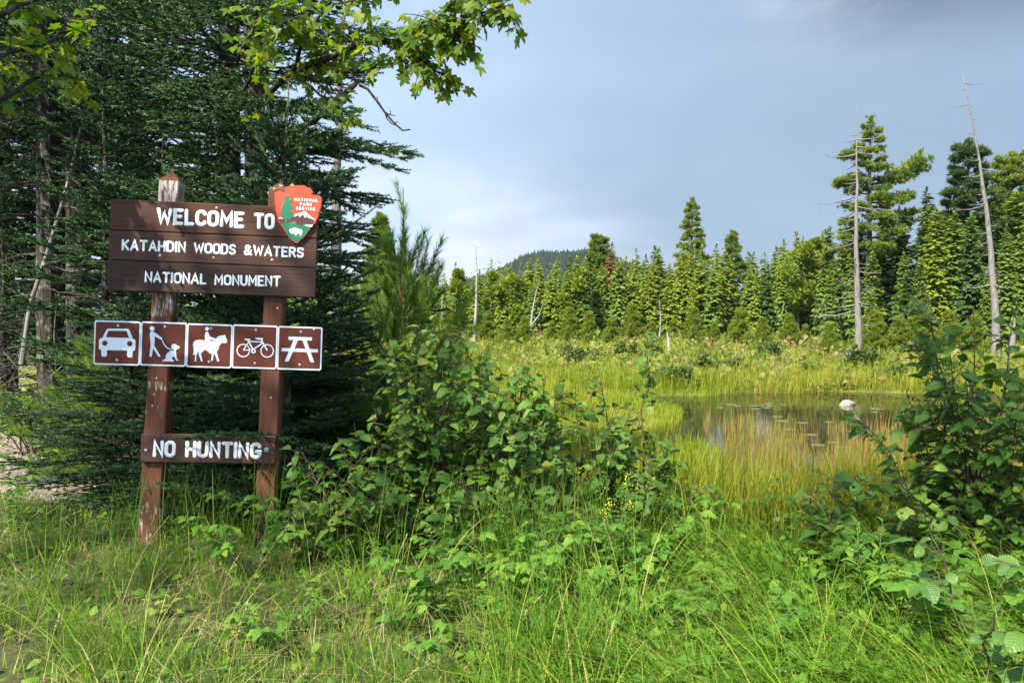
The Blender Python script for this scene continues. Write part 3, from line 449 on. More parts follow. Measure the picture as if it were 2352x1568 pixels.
def blob_tree(seed, H, R, n, leaf, zlo=.2, trunk=True):
    """broad-leaved crown made of many leaf clumps in several uneven masses"""
    r = np.random.default_rng(seed); cr = Geo(); tr = Geo()
    if trunk: tr.tube([(0, 0, -.3), (.1, 0, H * .5), (0, 0, H * .9)], [.018 * H, .011 * H, .01], 6)
    nb = 9; cs = np.c_[r.normal(0, .42 * R, nb), r.normal(0, .42 * R, nb), H * np.linspace(zlo + .12, .86, nb)]; rs = R * r.uniform(.38, .62, nb) * (1 - .35 * np.linspace(0, 1, nb))
    if trunk:
        for k in range(nb): tr.tube([(0, 0, cs[k, 2] * .6), cs[k]], [.006 * H, .01], 4)
    k = r.integers(0, nb, n); d = norm(r.normal(size=(n, 3))); pos = cs[k] + d * (rs[k] * r.random(n) ** .4)[:, None] * np.array([1, 1, .85])
    M = frames(d + r.normal(0, .6, (n, 3)), np.array([0, 0, 1]) + r.normal(0, .5, (n, 3))) * (leaf * r.uniform(.7, 1.3, n))[:, None, None]
    cr.scatter(LEAFQ, pos, M, np.clip(.4 + r.normal(0, .2, n), 0, .98)); return tr, cr

def tree(name, label, cat, loc, parts, mats, group=None, rz=0.0, scale=1.0):
    o = thing(name, label, cat, loc, group, rz, scale)
    parts[0].obj("trunk", mats[0], o); parts[1].obj("crown", mats[1], o); return o

r = np.random.default_rng(11)
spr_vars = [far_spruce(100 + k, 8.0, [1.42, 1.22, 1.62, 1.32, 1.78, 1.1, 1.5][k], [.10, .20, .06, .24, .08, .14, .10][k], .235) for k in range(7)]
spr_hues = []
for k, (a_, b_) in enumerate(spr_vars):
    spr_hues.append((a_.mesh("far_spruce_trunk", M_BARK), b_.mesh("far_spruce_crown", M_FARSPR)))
# light crowns (young tamarack / pine) for the treeline: same meshes, another needle material
M_FARLIGHT = foliage("far_light_needles", [(0.0, (0.095, 0.145, 0.014)), (0.5, (0.145, 0.190, 0.018)), (1.0, (0.200, 0.220, 0.024))], 0.35, 0.6, 0.2, objw=0.0)
M_FARDARK = foliage("far_dark_needles", [(0.0, (0.024, 0.055, 0.014)), (0.5, (0.040, 0.080, 0.018)), (1.0, (0.065, 0.105, 0.020))], 0.25, 0.6, 0.2, objw=0.0)
def recol(me, mat):
    n = me.copy(); n.materials.clear(); n.materials.append(mat); return n
light = [(a_, recol(b_, M_FARLIGHT)) for a_, b_ in (spr_hues[0], spr_hues[2], spr_hues[5])]
dark = [(a_, recol(b_, M_FARDARK)) for a_, b_ in (spr_hues[1], spr_hues[3], spr_hues[6])]
tall_vars = []
for k in range(5):
    a_, b_ = far_spruce(140 + k, 12.0, [2.1, 1.75, 2.4, 1.9, 1.6][k], [.06, .10, .05, .12, .08][k], .42, .22, .72); tall_vars.append((a_.mesh("tall_spruce_trunk", M_BARK), b_.mesh("tall_spruce_crown", M_FARSPR)))
tall = {"mid": tall_vars, "light": [(a_, recol(b_, M_FARLIGHT)) for a_, b_ in tall_vars[:2]], "dark": [(a_, recol(b_, M_FARDARK)) for a_, b_ in tall_vars[2:]]}
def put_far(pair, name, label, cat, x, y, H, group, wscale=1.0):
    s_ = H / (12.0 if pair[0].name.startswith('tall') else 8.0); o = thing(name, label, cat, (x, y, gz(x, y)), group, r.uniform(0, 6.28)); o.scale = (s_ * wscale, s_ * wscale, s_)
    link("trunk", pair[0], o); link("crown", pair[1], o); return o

prof_x = [300, 760, 1000, 1080, 1150, 1260, 1400, 1500, 1580, 1660, 1750, 1800, 1840, 1900, 1960, 2600]
prof_y = [640, 640, 628, 624, 622, 606, 592, 584, 582, 576, 588, 560, 548, 540, 540, 540]
TREES = []
def far_tree_at(px, Y, top_py, zone):
    q = P(px, top_py, Y); x = q[0]; H = float(np.clip(q[2] - gz(x, Y), 2.0, 16))
    u = r.random()
    if zone == "right": kind = "dark" if u < .28 else "light" if u < .36 else "mid"
    else: kind = "light" if u < .42 else ("dark" if u < .49 else "mid")
    pair = (tall if zone == "right" else {"light": light, "dark": dark, "mid": spr_hues})[kind]; pair = pair[r.integers(0, len(pair))]
    TREES.append([px, kind, zone])
    if zone == "right":
        lab = {"light": "light green young conifer in the tall wood at the right edge beyond the pond", "dark": "dark spruce in the tall wood at the right edge beyond the pond", "mid": "green spruce in the tall wood at the right edge beyond the pond"}[kind]; grp = "trees of the right-hand wood"
    else:
        w_ = "left" if px < 1240 else ("middle" if px < 1640 else "right")
        lab = {"light": "pale yellow-green conifer in the %s stretch of the distant treeline" % w_, "dark": "dark spruce in the %s stretch of the distant treeline" % w_, "mid": "green spruce in the %s stretch of the distant treeline" % w_}[kind]; grp = "conifers of the treeline beyond the meadow"
    o = put_far(pair, "spruce_tree" if kind != "light" else "young_conifer", lab, "tree", x, Y, H, grp, r.uniform(.85, 1.2)); TREES[-1].append(o); return o
for row, (Y, dx) in enumerate([(73, 1.55), (77, 1.45), (83, 1.5), (90, 1.7)]):
    x0 = P(720, 700, Y)[0]; x1 = P(2010, 700, Y)[0]; x = x0
    while x < x1:
        yy = Y + r.uniform(-2, 2); xx = x + r.uniform(-.6, .6); px = 1176 + xx / yy * FX
        top = np.interp(px, prof_x, prof_y) + [r.uniform(6, 58), r.uniform(0, 38), r.uniform(-14, 26), r.uniform(-24, 8)][row]
        far_tree_at(px, yy, top, "main"); TREES[-1].append(row); x += dx * r.uniform(.8, 1.2)
# the taller wood on the right, closer
prof2_x = [1880, 1950, 2010, 2060, 2110, 2160, 2210, 2260, 2310, 2360, 2460]
prof2_y = [545, 510, 480, 520, 425, 440, 445, 470, 455, 430, 430]
for row, (Y, dx) in enumerate([(54, 2.3), (58, 2.1), (63, 2.2), (69, 2.4)]):
    x = P(1905 if row else 1990, 700, Y)[0]; x1 = P(2440, 700, Y)[0]
    while x < x1:
        yy = Y + r.uniform(-1.5, 1.5); xx = x + r.uniform(-.5, .5); px = 1176 + xx / yy * FX
        top = np.interp(px, prof2_x, prof2_y) + [r.uniform(70, 190), r.uniform(20, 100), r.uniform(-10, 50), r.uniform(-20, 24)][row]
        far_tree_at(px, yy, top, "right"); TREES[-1].append(row); x += dx * r.uniform(.8, 1.2)
LANDMARKS = [(866, "the thin grey dead pole"), (1088, "the thin white snag"), (1230, "the forked dead trunk"), (1405, "the rusty-topped conifer"), (1590, "the lone tiered pine"), (1835, "the pale rounded tree"), (1975, "the tall grey snag"), (2235, "the leaning snag")]
ORD = ["first", "second", "third", "fourth", "fifth", "sixth", "seventh", "eighth", "ninth", "tenth", "eleventh", "twelfth"]
for zone in ("main", "right"):
    for row in range(4):
        ts = sorted([q_ for q_ in TREES if q_[2] == zone and q_[4] == row], key=lambda q_: q_[0])
        for q_ in ts:
            lm = min(LANDMARKS, key=lambda l: abs(l[0] - q_[0])); side_ = "left" if q_[0] < lm[0] else "right"
            n_ = sum(1 for z_ in ts if (lm[0] > z_[0] >= q_[0]) or (lm[0] <= z_[0] <= q_[0])) if side_ == "left" or True else 0
            o = q_[3]; o["label"] = "%s in %s %s row, %s %s of %s" % ({"light": "yellow-green conifer", "dark": "dark spruce", "mid": "green spruce"}[q_[1]], "the treeline's" if zone == "main" else "the right-hand wood's", ["front", "second", "third", "rear"][row], ORD[min(n_, 12) - 1], side_, lm[1])
# closed wood behind the first rows
N = 620; wx = r.uniform(-50, 95, N); wy = r.uniform(97, 150, N); wh = r.uniform(7.5, 10.3, N) * (1 + (wy - 97) / 260)
g = Geo(); Ps = []; Ms = []; Rs = []
for k in range(N):
    nf = 36; zz = np.sort(r.random(nf)); rr = (1 - zz) * 1.3 + .15; az = r.uniform(0, 6.28, nf); d = np.c_[np.cos(az), np.sin(az), .35 - .8 * (1 - zz)]
    Ps.append(np.c_[np.full(nf, wx[k]), np.full(nf, wy[k]), gz(wx[k], wy[k]) + wh[k] * zz]); Ms.append(frames(d, np.tile([0, 0, 1.], (nf, 1)) + r.normal(0, .3, (nf, 3))) * (rr * 1.15)[:, None, None]); Rs.append(np.full(nf, r.random()))
g.scatter(FROND, np.vstack(Ps), np.vstack(Ms), np.concatenate(Rs)); g.obj("far_wood", M_FARSPR, kind="stuff", label="closed spruce wood behind the first rows of the treeline", category="forest")

# --- single trees one can point at
def limbs_even(seed, n, lo, hi, Lb, Lt, rise=(.05, .35), big=None):
    r_ = np.random.default_rng(seed); out_ = []
    for k in range(n):
        rh = lo + (hi - lo) * k / (n - 1); L = (Lb + (Lt - Lb) * k / (n - 1)) * r_.uniform(.72, 1.18); out_.append((rh, L, r_.uniform(0, 6.28) if not big else (k * 2.4 + r_.uniform(-.4, .4)), r_.uniform(*rise)))
    return out_ 
q = P(1590, 455, 95); H = q[2] - gz(q[0], 95)
tree("white_pine", "tall tiered pine rising alone above the middle of the distant treeline", "tree", (q[0], 95, gz(q[0], 95)), far_pine(3, H, [(a_, b_ * .95, c_, d_) for a_, b_, c_, d_ in limbs_even(3, 34, .42, .95, 2.6, .7, (-.05, .18), True)], .36, dens=1.5), (M_BARK, M_FARPINE))
q = P(2000, 268, 62); H = q[2] - gz(q[0], 62)
L = [(a_, b_, c_, d_) for a_, b_, c_, d_ in limbs_even(8, 36, .38, .95, 3.0, .6, (.0, .22), True)]
L += [(.70, 4.6, 0.12, .42), (.68, 4.4, .25, .40), (.72, 3.7, -.2, .45), (.62, 3.4, .15, .2), (.60, 3.0, -.4, .2), (.83, 2.3, math.pi - .1, .0), (.82, 2.4, math.pi + .25, .02), (.72, 2.6, math.pi, -.05), (.71, 2.5, 2.8, -.04), (.56, 3.6, .05, .08), (.52, 3.6, .3, .08)]
tree("white_pine", "big ragged pine behind the bare snag with one long bough reaching up to the right", "tree", (q[0], 62, gz(q[0], 62)), far_pine(9, H, L, .33, flat=.30, dens=1.35), (M_BARK, M_FARPINE))
q = P(2225, 318, 66); H = q[2] - gz(q[0], 66)
tree("white_pine", "broad dark pine standing behind the leaning grey snag at the right", "tree", (q[0], 66, gz(q[0], 66)), far_pine(14, H, [(a_, b_, c_, d_) for a_, b_, c_, d_ in limbs_even(14, 44, .35, .95, 3.6, 1.0, (.1, .4), True)], .40, dens=1.4), (M_BARK, recol(far_pine(1, 3, [(.5, 1, 0, 0)])[1].mesh("tmp", M_FARPINE), M_FARDARK).materials[0]))
q = P(2325, 350, 68); H = q[2] - gz(q[0], 68)
tree("white_pine", "open-crowned pine at the right edge of the picture beyond the leaning snag", "tree", (q[0], 68, gz(q[0], 68)), far_pine(15, H, limbs_even(15, 40, .4, .96, 3.2, 1.2, (.2, .5), True), .40, dens=1.5), (M_BARK, M_FARPINE))
q = P(873, 490, 62); H = q[2] - gz(q[0], 62)
tree("white_pine", "distant layered pine seen left of the young pine's leader", "tree", (q[0], 62, gz(q[0], 62)), far_pine(21, H, limbs_even(21, 40, .30, .95, 1.9, .5, (-.05, .2), True), .34, dens=1.4), (M_BARK, M_FARPINE))
q = P(1378, 541, 92); H = q[2] - gz(q[0], 92)
tree("white_pine", "bushy-topped pine above the treeline in front of the hill's right end", "tree", (q[0], 92, gz(q[0], 92)), far_pine(22, H, limbs_even(22, 34, .5, .97, 1.9, .9, (.2, .5), True), .36, dens=1.4), (M_BARK, M_FARPINE))
q = P(1682, 530, 90); H = q[2] - gz(q[0], 90)
tree("white_pine", "small pine top just right of the tall tiered pine", "tree", (q[0], 90, gz(q[0], 90)), far_pine(23, H, limbs_even(23, 30, .5, .96, 1.7, .5, (0, .2), True), .32, dens=1.4), (M_BARK, M_FARPINE))
M_RUST = foliage("rusty_needles", [(0.0, (0.14, 0.085, 0.025)), (1.0, (0.24, 0.11, 0.035))], 0.3, 0.6, 0.2)
q = P(1405, 560, 88); H = q[2] - gz(q[0], 88)
o = put_far((spr_hues[0][0], recol(spr_hues[0][1], M_RUST)), "dying_conifer", "rusty orange topped conifer in the treeline below the hill's right end", "tree", q[0], 88, H, None, .9)
for (px, top, lab, sd, Rr) in [(1312, 608, "round bright green broad-leaved tree amid the treeline spruces", 31, 1.9), (1170, 610, "rounded light green tree in the treeline below the hill's left foot", 32, 1.7), (1835, 523, "pale green tree with a rounded top left of the tall right-hand wood", 33, 2.0), (1050, 604, "small light green tree beside the thin white snag at the treeline", 34, 1.4)]:
    Y = 72 if px < 1800 else 70; q = P(px, top, Y); H = q[2] - gz(q[0], Y)
    tree("broadleaf_tree", lab, "tree", (q[0], Y, gz(q[0], Y)), blob_tree(sd, H, Rr, 2600, .20), (M_BARK, M_FARLIGHT))

# ---- snags
def snag(label, base, top, r0, r1, seed, nb=0, zlo=.2, zhi=.95, bl=1.0, mat=None, group=None, name="dead_tree", bend=0.15, side=None):
    r_ = np.random.default_rng(seed); o = thing(name, label, "dead tree", base, group); g_ = Geo(); top = np.array(top) - np.array(base)
    tt = np.linspace(0, 1, 14); pts = top * tt[:, None]; pts[:, 0] += bend * np.sin(tt * 3.1) + r_.normal(0, .012, 14) * np.linalg.norm(top) * .1; pts[0, 2] -= .4
    rr = r0 * (1 - tt) ** 1.15 + r1 * (1 - .5 * tt); rr[0] *= 1.25; g_.tube(pts, rr, 9); g_.obj("trunk", mat or M_DEAD, o, smooth=True)
    if nb:
        for k in range(nb):
            u = zlo + (zhi - zlo) * (k + r_.random()) / nb; b = np.array([np.interp(u, tt, pts[:, c_]) for c_ in range(3)]); az = r_.uniform(0, 6.28) if side is None else (side + r_.normal(0, .7) + (math.pi if r_.random() < .4 else 0))
            l = bl * r_.uniform(.25, 1.0) * (1 - .75 * u) ** .7 * (1.0 if r_.random() < .6 else .35) + .08
            s_ = np.linspace(0, 1, 6); d = np.array([math.cos(az), math.sin(az), 0])
            bp_ = b + d * (l * s_)[:, None] + np.array([0, 0, 1.0]) * (l * (-.28 * s_ + .20 * s_ ** 2.5))[:, None] + r_.normal(0, .02 * l, (6, 3)) * s_[:, None]
            gb = Geo(); gb.tube(bp_, np.linspace(.022 + .012 * l, .008, 6), 4)
            for m_ in range(int(l * 3)):
                v = r_.uniform(.3, .95); c_ = np.array([np.interp(v, s_, bp_[:, z_]) for z_ in range(3)]); e = norm(d + r_.normal(0, .7, 3)) * l * r_.uniform(.1, .3); gb.tube([c_, c_ + e], [.009, .004], 3)
            gb.obj("branch", mat or M_DEAD, o)
    return o
Y = 39.0; b = P(1975, 838, Y); b[2] = gz(b[0], Y); tp = P(1969, 240, Y)
snag("tall bare grey snag with many broken side twigs standing on the far bank", b, tp, .165, .028, 3, 46, .16, .9, 3.4, bend=-.10, side=math.pi)
Y = 44.0; b = P(2290, 800, Y); b[2] = gz(b[0], Y); tp = P(2209, 165, Y)
snag("tall pale leaning snag with few stubs near the right edge", b, tp, .21, .028, 4, 34, .25, .97, 2.3, bend=.45, side=math.pi)
Y = 62.0; b = P(1088, 770, Y); b[2] = gz(b[0], Y); tp = P(1092, 550, Y)
snag("thin white snag rising above the treeline right of the young pine", b, tp, .13, .03, 5, 26, .15, .97, .7, M_WHITEWOOD)
Y = 66.0; b = P(1218, 758, Y); b[2] = gz(b[0], Y); tp = P(1240, 640, Y)
o = snag("slender forked dead trunk leaning right before the treeline", b, tp, .09, .025, 6, 6, .2, .8, .8, M_WHITEWOOD, bend=-.2)
gb = Geo(); p0 = (P(1222, 745, Y) - b); gb.tube([p0, P(1238, 725, Y) - b, P(1247, 700, Y) - b], [.07, .05, .02], 5); gb.obj("fork", M_WHITEWOOD, o)
for px, t_, b_, sd, lab in [(866, 640, 745, 7, "thin grey dead pole seen left of the young pine's stem"), (1010, 610, 760, 8, "grey dead stick among trees right of the young pine's leader"), (1512, 690, 770, 9, "short dead stem before the middle of the treeline")]:
    Y = 64.0; b = P(px, b_, Y); b[2] = gz(b[0], Y); snag(lab, b, P(px + 2, t_, Y), .05, .025, sd, 8, .2, .9, .6, M_WHITEWOOD)
Y = 52.0; b = P(1538, 800, Y); b[2] = gz(b[0], Y)
snag("short white broken stump standing in the meadow", b, P(1532, 763, Y), .10, .06, 12, 3, .3, .9, .5, M_WHITEWOOD, name="tree_stump", bend=.02)
Y = 46.0; b = P(2285, 800, Y); b[2] = gz(b[0], Y)
snag("broken brown stump at the right edge beside the leaning snag", b + np.array([.9, 0, 0]), P(2330, 730, Y), .16, .11, 13, 2, .3, .9, .4, M_DEAD, name="tree_stump", bend=.02)

# ---- meadow: low growth, far bank grasses, single bushes and young pines
r = np.random.default_rng(21)
def blades(N, x, y, L, az, lean, curl, width, rnd, z=None, k=4, tipw=0.15, mesh=None, t=0.0, twist=.5):
    """N curved tapering blades as one batch"""
    g_ = mesh or Geo(); s_ = np.linspace(0, 1, k + 1); z = gz(x, y) - .02 if z is None else z
    ang = lean[:, None] + curl[:, None] * s_[None] ** 1.4                      # angle from vertical along the blade
    seg = (L / k)[:, None]; dx = np.cumsum(np.sin((ang[:, :-1] + ang[:, 1:]) / 2) * seg, 1); dz = np.cumsum(np.cos((ang[:, :-1] + ang[:, 1:]) / 2) * seg, 1)
    dx = np.c_[np.zeros(N), dx]; dz = np.c_[np.zeros(N), dz]
    px = x[:, None] + np.cos(az)[:, None] * dx; py = y[:, None] + np.sin(az)[:, None] * dx; pz = z[:, None] + dz
    C = np.stack([px, py, pz], -1); wa = az + np.pi / 2 + rng.uniform(-twist, twist, N); sd = np.stack([np.cos(wa), np.sin(wa), np.zeros(N)], -1)
    wv = width[:, None] * np.interp(s_, [0, .3, .75, 1], [.7, 1, .6, tipw])[None]
    A_ = C - sd[:, None] * wv[..., None] / 2; B_ = C + sd[:, None] * wv[..., None] / 2
    V = np.stack([A_, B_], 2).reshape(N, -1, 3)                                 # 2(k+1) per blade
    nv = 2 * (k + 1); base = np.arange(k) * 2; q = np.stack([base, base + 1, base + 3, base + 2], -1)
    F = (q[None] + (np.arange(N) * nv)[:, None, None]).reshape(-1, 4)
    g_.add(V.reshape(-1, 3), F, 0, np.repeat(rnd, nv), t); return g_
def clump(seed, n, spread, tall, leaf):
    r_ = np.random.default_rng(seed); d = norm(np.c_[r_.normal(0, 1, n), r_.normal(0, 1, n), np.abs(r_.normal(0, .7, n)) + .1]); pos = d * np.c_[np.full(n, spread), np.full(n, spread), np.full(n, tall)] * (r_.random(n) ** .4)[:, None]
    g_ = Geo(); g_.scatter(LEAFQ, pos, frames(d + r_.normal(0, .7, (n, 3)), r_.normal(size=(n, 3)) + [0, 0, 1]) * (leaf * r_.uniform(.6, 1.3, n))[:, None, None])
    return np.vstack(g_.V), [np.vstack(g_.F[3])], np.zeros((g_.n, 3)), np.zeros(g_.n)
CL = [clump(k, 18, .40, .44, .135) for k in range(3)]
N = 9000; u = r.random(N); my = 29.5 + 52 * u ** 1.25; mx = r.uniform(-1, 1, N) * (0.66 * my + 3) ; n1_ = np.sin(mx * .23 + 1.2 * np.sin(my * .17)) + np.sin(mx * .5 + my * .33)
keep = (mx > -.55 * my) & (r.random(N) < .62 + .25 * n1_); mx, my, n1_ = mx[keep], my[keep], n1_[keep]; N = len(mx)
sc = r.uniform(.55, 1.35, N) * (1 + .012 * (my - 30)); an = r.uniform(0, 6.28, N); M = np.zeros((N, 3, 3)); M[:, 0, 0] = np.cos(an) * sc; M[:, 0, 1] = -np.sin(an) * sc; M[:, 1, 0] = np.sin(an) * sc; M[:, 1, 1] = np.cos(an) * sc; M[:, 2, 2] = sc * r.uniform(.5, 1.3, N)
rn = np.clip(.42 + .18 * n1_ + r.normal(0, .18, N), .01, .99); g = Geo(); pk = r.integers(0, 3, N); Pm = np.c_[mx, my, gz(mx, my)]
for k in range(3): g.scatter(CL[k], Pm[pk == k], M[pk == k], rn[pk == k])
g.obj("meadow_plants", M_MEADOW, kind="stuff", label="low mixed bog plants covering the meadow beyond the pond", category="meadow plants")
# grass band along the far bank and through the meadow
N = 34000; gy = np.where(r.random(N) < .6, 28.2 + r.gamma(1.5, 2.3, N), r.uniform(29, 72, N)); gx = r.uniform(-.45, .76, N) * gy
ok = pond_mask(gx, gy) < .25; gx, gy = gx[ok], gy[ok]; N = len(gx)
g = blades(N, gx, gy, r.uniform(.35, .85, N), r.uniform(0, 6.28, N), r.uniform(0, .3, N), r.uniform(0, .7, N), np.full(N, .030) * (gy / 32), np.clip(.35 + .2 * np.sin(gx * .4 + gy * .2) + r.normal(0, .2, N), 0, .99), k=2)
g.obj("bank_grass", M_SEDGE, kind="stuff", label="yellow-green grass fringing the far bank of the pond", category="grass")
# sedge between the shrubs and the pond
N = 124000; u = r.random(N); sy = 5.2 + 24.4 * u ** 1.2; sx = r.uniform(-.06, .92, N) * sy + r.normal(0, .2, N); k_ = (sy > 8.2) | ((sx > .95) & (r.random(N) < .75 + .25 * sm(sy, 5.3, 7.0))); sx, sy = sx[k_], sy[k_]; N = len(sx)
pm = pond_mask(sx, sy); dens = np.where(pm > .3, 1.0 * sm(18.0 + 1.5 * np.sin(sx * .8) - sy, 0, 5.0) * (.35 + .65 * (np.sin(sx * 2.3 + sy) > -.2)) + .012, 1.0) * (1 - .3 * sm(sx - sy * .45, 0, 3)); keep = r.random(N) < dens * np.clip(.75 + .4 * np.sin(sx * 1.1 + sy * .7) , .3, 1); sx, sy, pm = sx[keep], sy[keep], pm[keep]; N = len(sx)
wet = pm > .3; L = np.where(wet, r.uniform(.35, .75, N), r.uniform(.30, .66, N) * (1 - .15 * sm(sy, 14, 20)) * (1 - .45 * sm(sx, 1.9, 3.0) * sm(sy, 6.4, 7.4)) * (1 + .22 * sm(sy, 5.0, 6.2) * (1 - sm(sy, 8, 9.5))) * (1 + .18 * np.sin(sx * 1.9 + 1.3 * np.sin(sy * 1.1)))); zz = np.maximum(gz(sx, sy), WATER - .12) - .02
n = (~wet).sum(); sel = ~wet
g = blades(n, sx[sel], sy[sel], L[sel], r.uniform(0, 6.28, n), r.uniform(0, .25, n), r.uniform(0, .7, n), (.0035 + .0008 * sy[sel]) * r.uniform(.7, 1.3, n), np.clip(.42 + .22 * np.sin(sx[sel] * .8 + 1.4 * np.sin(sy[sel] * .55)) + r.normal(0, .20, n), 0, .99), zz[sel], k=3)
g.obj("marsh_sedge", M_SEDGE, kind="stuff", label="yellow-green sedge in the marsh behind the leafy shrubs", category="sedge")
N = 34000; ry = 8.6 + 12.0 * r.random(N) ** .9; rx = r.uniform(.24, .68, N) * ry; cl_ = np.sin(rx * 2.6 + 1.7 * np.sin(ry * 1.3)) + .6 * np.sin(rx * 5.3 - ry * 2.1)
k_ = (pond_mask(rx, ry) > .25) & (r.random(N) < np.maximum(1.0 - .88 * sm(ry, 12, 19.5), .5 * (1 - sm(rx - .30 * ry, 0, 1.6))) * np.clip(.40 + .45 * cl_, .05, 1)); rx, ry, cl_ = rx[k_], ry[k_], cl_[k_]; N = len(rx)
g = blades(N, rx, ry, r.uniform(.30, .70, N), r.uniform(0, 6.28, N), r.uniform(0, .2, N), r.uniform(0, .45, N), (.0025 + .0006 * ry) * r.uniform(.7, 1.3, N), np.clip(.50 - .12 * cl_ + .25 * sm(rx - .40 * ry, -1, 2) + r.normal(0, .2, N), 0, .99), np.full(N, WATER - .06), k=3)
g.obj("pond_rushes", M_RUSH, kind="stuff", label="reddish rushes standing in the shallow near side of the pond", category="rushes")
# bog bushes
def bush_meshes(seed, R, H, n, leaf):
    tr, cr = blob_tree(seed, H, R, n, leaf, .05, False); st = Geo(); r_ = np.random.default_rng(seed)
    for k in range(9):
        az = r_.uniform(0, 6.28); st.tube([(0, 0, -.15), (math.cos(az) * R * .4, math.sin(az) * R * .4, H * .55), (math.cos(az) * R * .65, math.sin(az) * R * .65, H * .85)], [.016, .011, .004], 4)
    return st, cr
bb = [bush_meshes(40 + k, .75, .95, 1100, .085) for k in range(3)]; bbm = [(a_.mesh("bog_bush_stems", M_TWIG), b_.mesh("bog_bush_crown", M_BOG)) for a_, b_ in bb]
for k, (px, py, Y, s_, lab) in enumerate([
    (1978, 842, 38.3, 1.25, "dark bush hugging the foot of the tall grey snag"), (1562, 878, 29.6, .95, "small dark bush at the water's edge left of the pond"),
    (1610, 838, 35, 1.1, "dark low bush in the meadow above the small bush at the water's edge"), (1690, 834, 36, .9, "low bush in the meadow midway between the white stump and the grey snag"),
    (1330, 820, 40, 1.2, "dark green bush in the meadow above the leafy shrubs' right side"), (2060, 868, 31, .9, "low bush on the far bank right of the grey snag"),
    (2160, 850, 33, 1.1, "low bush on the far bank behind the right-hand alder"), (1760, 795, 47, 1.2, "bush beside the pinkish boulder in the meadow"),
    (1860, 845, 34, .75, "small rounded bush on the bank left of the grey snag"), (1440, 800, 46, 1.1, "olive bush in the meadow left of the white stump")]):
    x = P(px, py, Y)[0]; o = thing("bog_bush", lab, "bush", (x, Y, gz(x, Y) - .05), "bushes scattered over the meadow", k * 1.3, s_); link("stems", bbm[k % 3][0], o); link("crown", bbm[k % 3][1], o)
# young pines in front of the treeline
yp = [far_pine(60 + k, 2.6, limbs_even(60 + k, 30, .06, .97, .85, .10, (.45, .85), True), .20, flat=.5, dens=1.3) for k in range(3)]; ypm = [(a_.mesh("young_pine_trunk", M_BARK), b_.mesh("young_pine_crown", M_FARLIGHT)) for a_, b_ in yp]
r = np.random.default_rng(77)
YPL = ["below the thin white snag's right side", "left of the forked dead trunk's foot", "right at the forked dead trunk's foot", "right of the forked dead trunk", "under the round bright green tree", "a little right of the round bright green tree", "below the rusty-topped conifer", "two right of the rusty-topped conifer", "just left of the short dead stem", "between the short dead stem and white stump", "tallest one, below the lone tiered pine", "right of the tallest one below the tiered pine", "midway between the tiered pine and the grey snag", "left of the pale rounded tree's foot", "under the pale rounded tree", "right of the pale rounded tree's foot", "left of the grey snag beside the boulder", "just right of the tall grey snag", "second right of the tall grey snag", "third right of the tall grey snag", "fourth right of the tall grey snag, behind the alder", "at the foot of the leaning snag", "behind the young pine's right boughs", "behind the tall-leadered young pine's stem"]
for k, px in enumerate([1120, 1165, 1205, 1268, 1310, 1352, 1405, 1452, 1498, 1545, 1592, 1640, 1700, 1752, 1812, 1850, 1905, 2010, 2065, 2110, 2180, 2240, 1030, 960]):
    Y = r.uniform(58, 68) if px < 1900 else r.uniform(47, 51); x = P(px, 760, Y)[0]; h = r.uniform(.6, 1.25) * (1.35 if px in (1592, 2010) else 1)
    o = thing("young_pine", "small light green pine, %s" % YPL[k], "tree", (x, Y, gz(x, Y) - .05), "young pines at the wood's edge", k * 2.1, h); link("trunk", ypm[k % 3][0], o); link("crown", ypm[k % 3][1], o)
# pond stones, lily pads, boulder
def stone(name, label, loc, size, seed, mat, cat="rock", group=None, parent=None):
    import bmesh
    bm = bmesh.new(); bmesh.ops.create_icosphere(bm, subdivisions=3, radius=1.0); r_ = np.random.default_rng(seed); off = r_.uniform(0, 6, 6)
    for v in bm.verts:
        c_ = v.co; k_ = 1 + .13 * math.sin(2.3 * c_.x + off[0]) + .10 * math.sin(3.1 * c_.y + off[1]) + .09 * math.sin(3.7 * c_.z + 2 * c_.x + off[2]) + .04 * math.sin(8 * c_.x + off[3]) * math.sin(7 * c_.y + off[4])
        v.co = Vector((c_.x * k_ * size[0], c_.y * k_ * size[1], c_.z * k_ * size[2]))
    me = bpy.data.meshes.new(name); bm.to_mesh(me); bm.free(); me.materials.append(mat)
    for p_ in me.polygons: p_.use_smooth = True
    o = link(name, me); o.location = tuple(float(c) for c in loc)
    if label: o["label"] = label; o["category"] = cat
    if group: o["group"] = group
    return o
M_ROCK = plain("pale_granite", (0.29, 0.255, 0.21), 0.9, 0.15, noise=(0.15, 0.13, 0.105), bump=.8, nscale=7)
M_PINKROCK = plain("pinkish_granite", (0.10, 0.075, 0.07), 0.9, 0.2, noise=(0.15, 0.13, 0.12), bump=.5, nscale=3)
q = P(1946, 930, 25.2); stone("rock", "pale rounded rock rising from the pond", (q[0], 25.2, WATER + .02), (.24, .18, .11), 2, M_ROCK)
q = P(1940, 785, 47); stone("boulder", "pinkish grey boulder half buried in the meadow left of the grey snag", (q[0], 47, gz(q[0], 47) + .12), (.6, .5, .4), 3, M_PINKROCK)
def disc_pad(seed, rad_):
    r_ = np.random.default_rng(seed); n = 14; a_ = np.linspace(.2, 6.08, n); rr = rad_ * (1 + r_.normal(0, .04, n)); top = np.c_[np.cos(a_) * rr, np.sin(a_) * rr * .9, np.full(n, .006)]; low_ = top * [1, 1, 0] - [0, 0, .004]
    V = np.vstack([top, low_, [[.02, 0, .008]]]); j = np.arange(n - 1); g_ = Geo(); g_.add(V, [np.stack([j, j + 1, np.full(n - 1, 2 * n)], -1), np.stack([j + n, j + 1 + n, j + 1, j], -1)], 0, .5); return g_
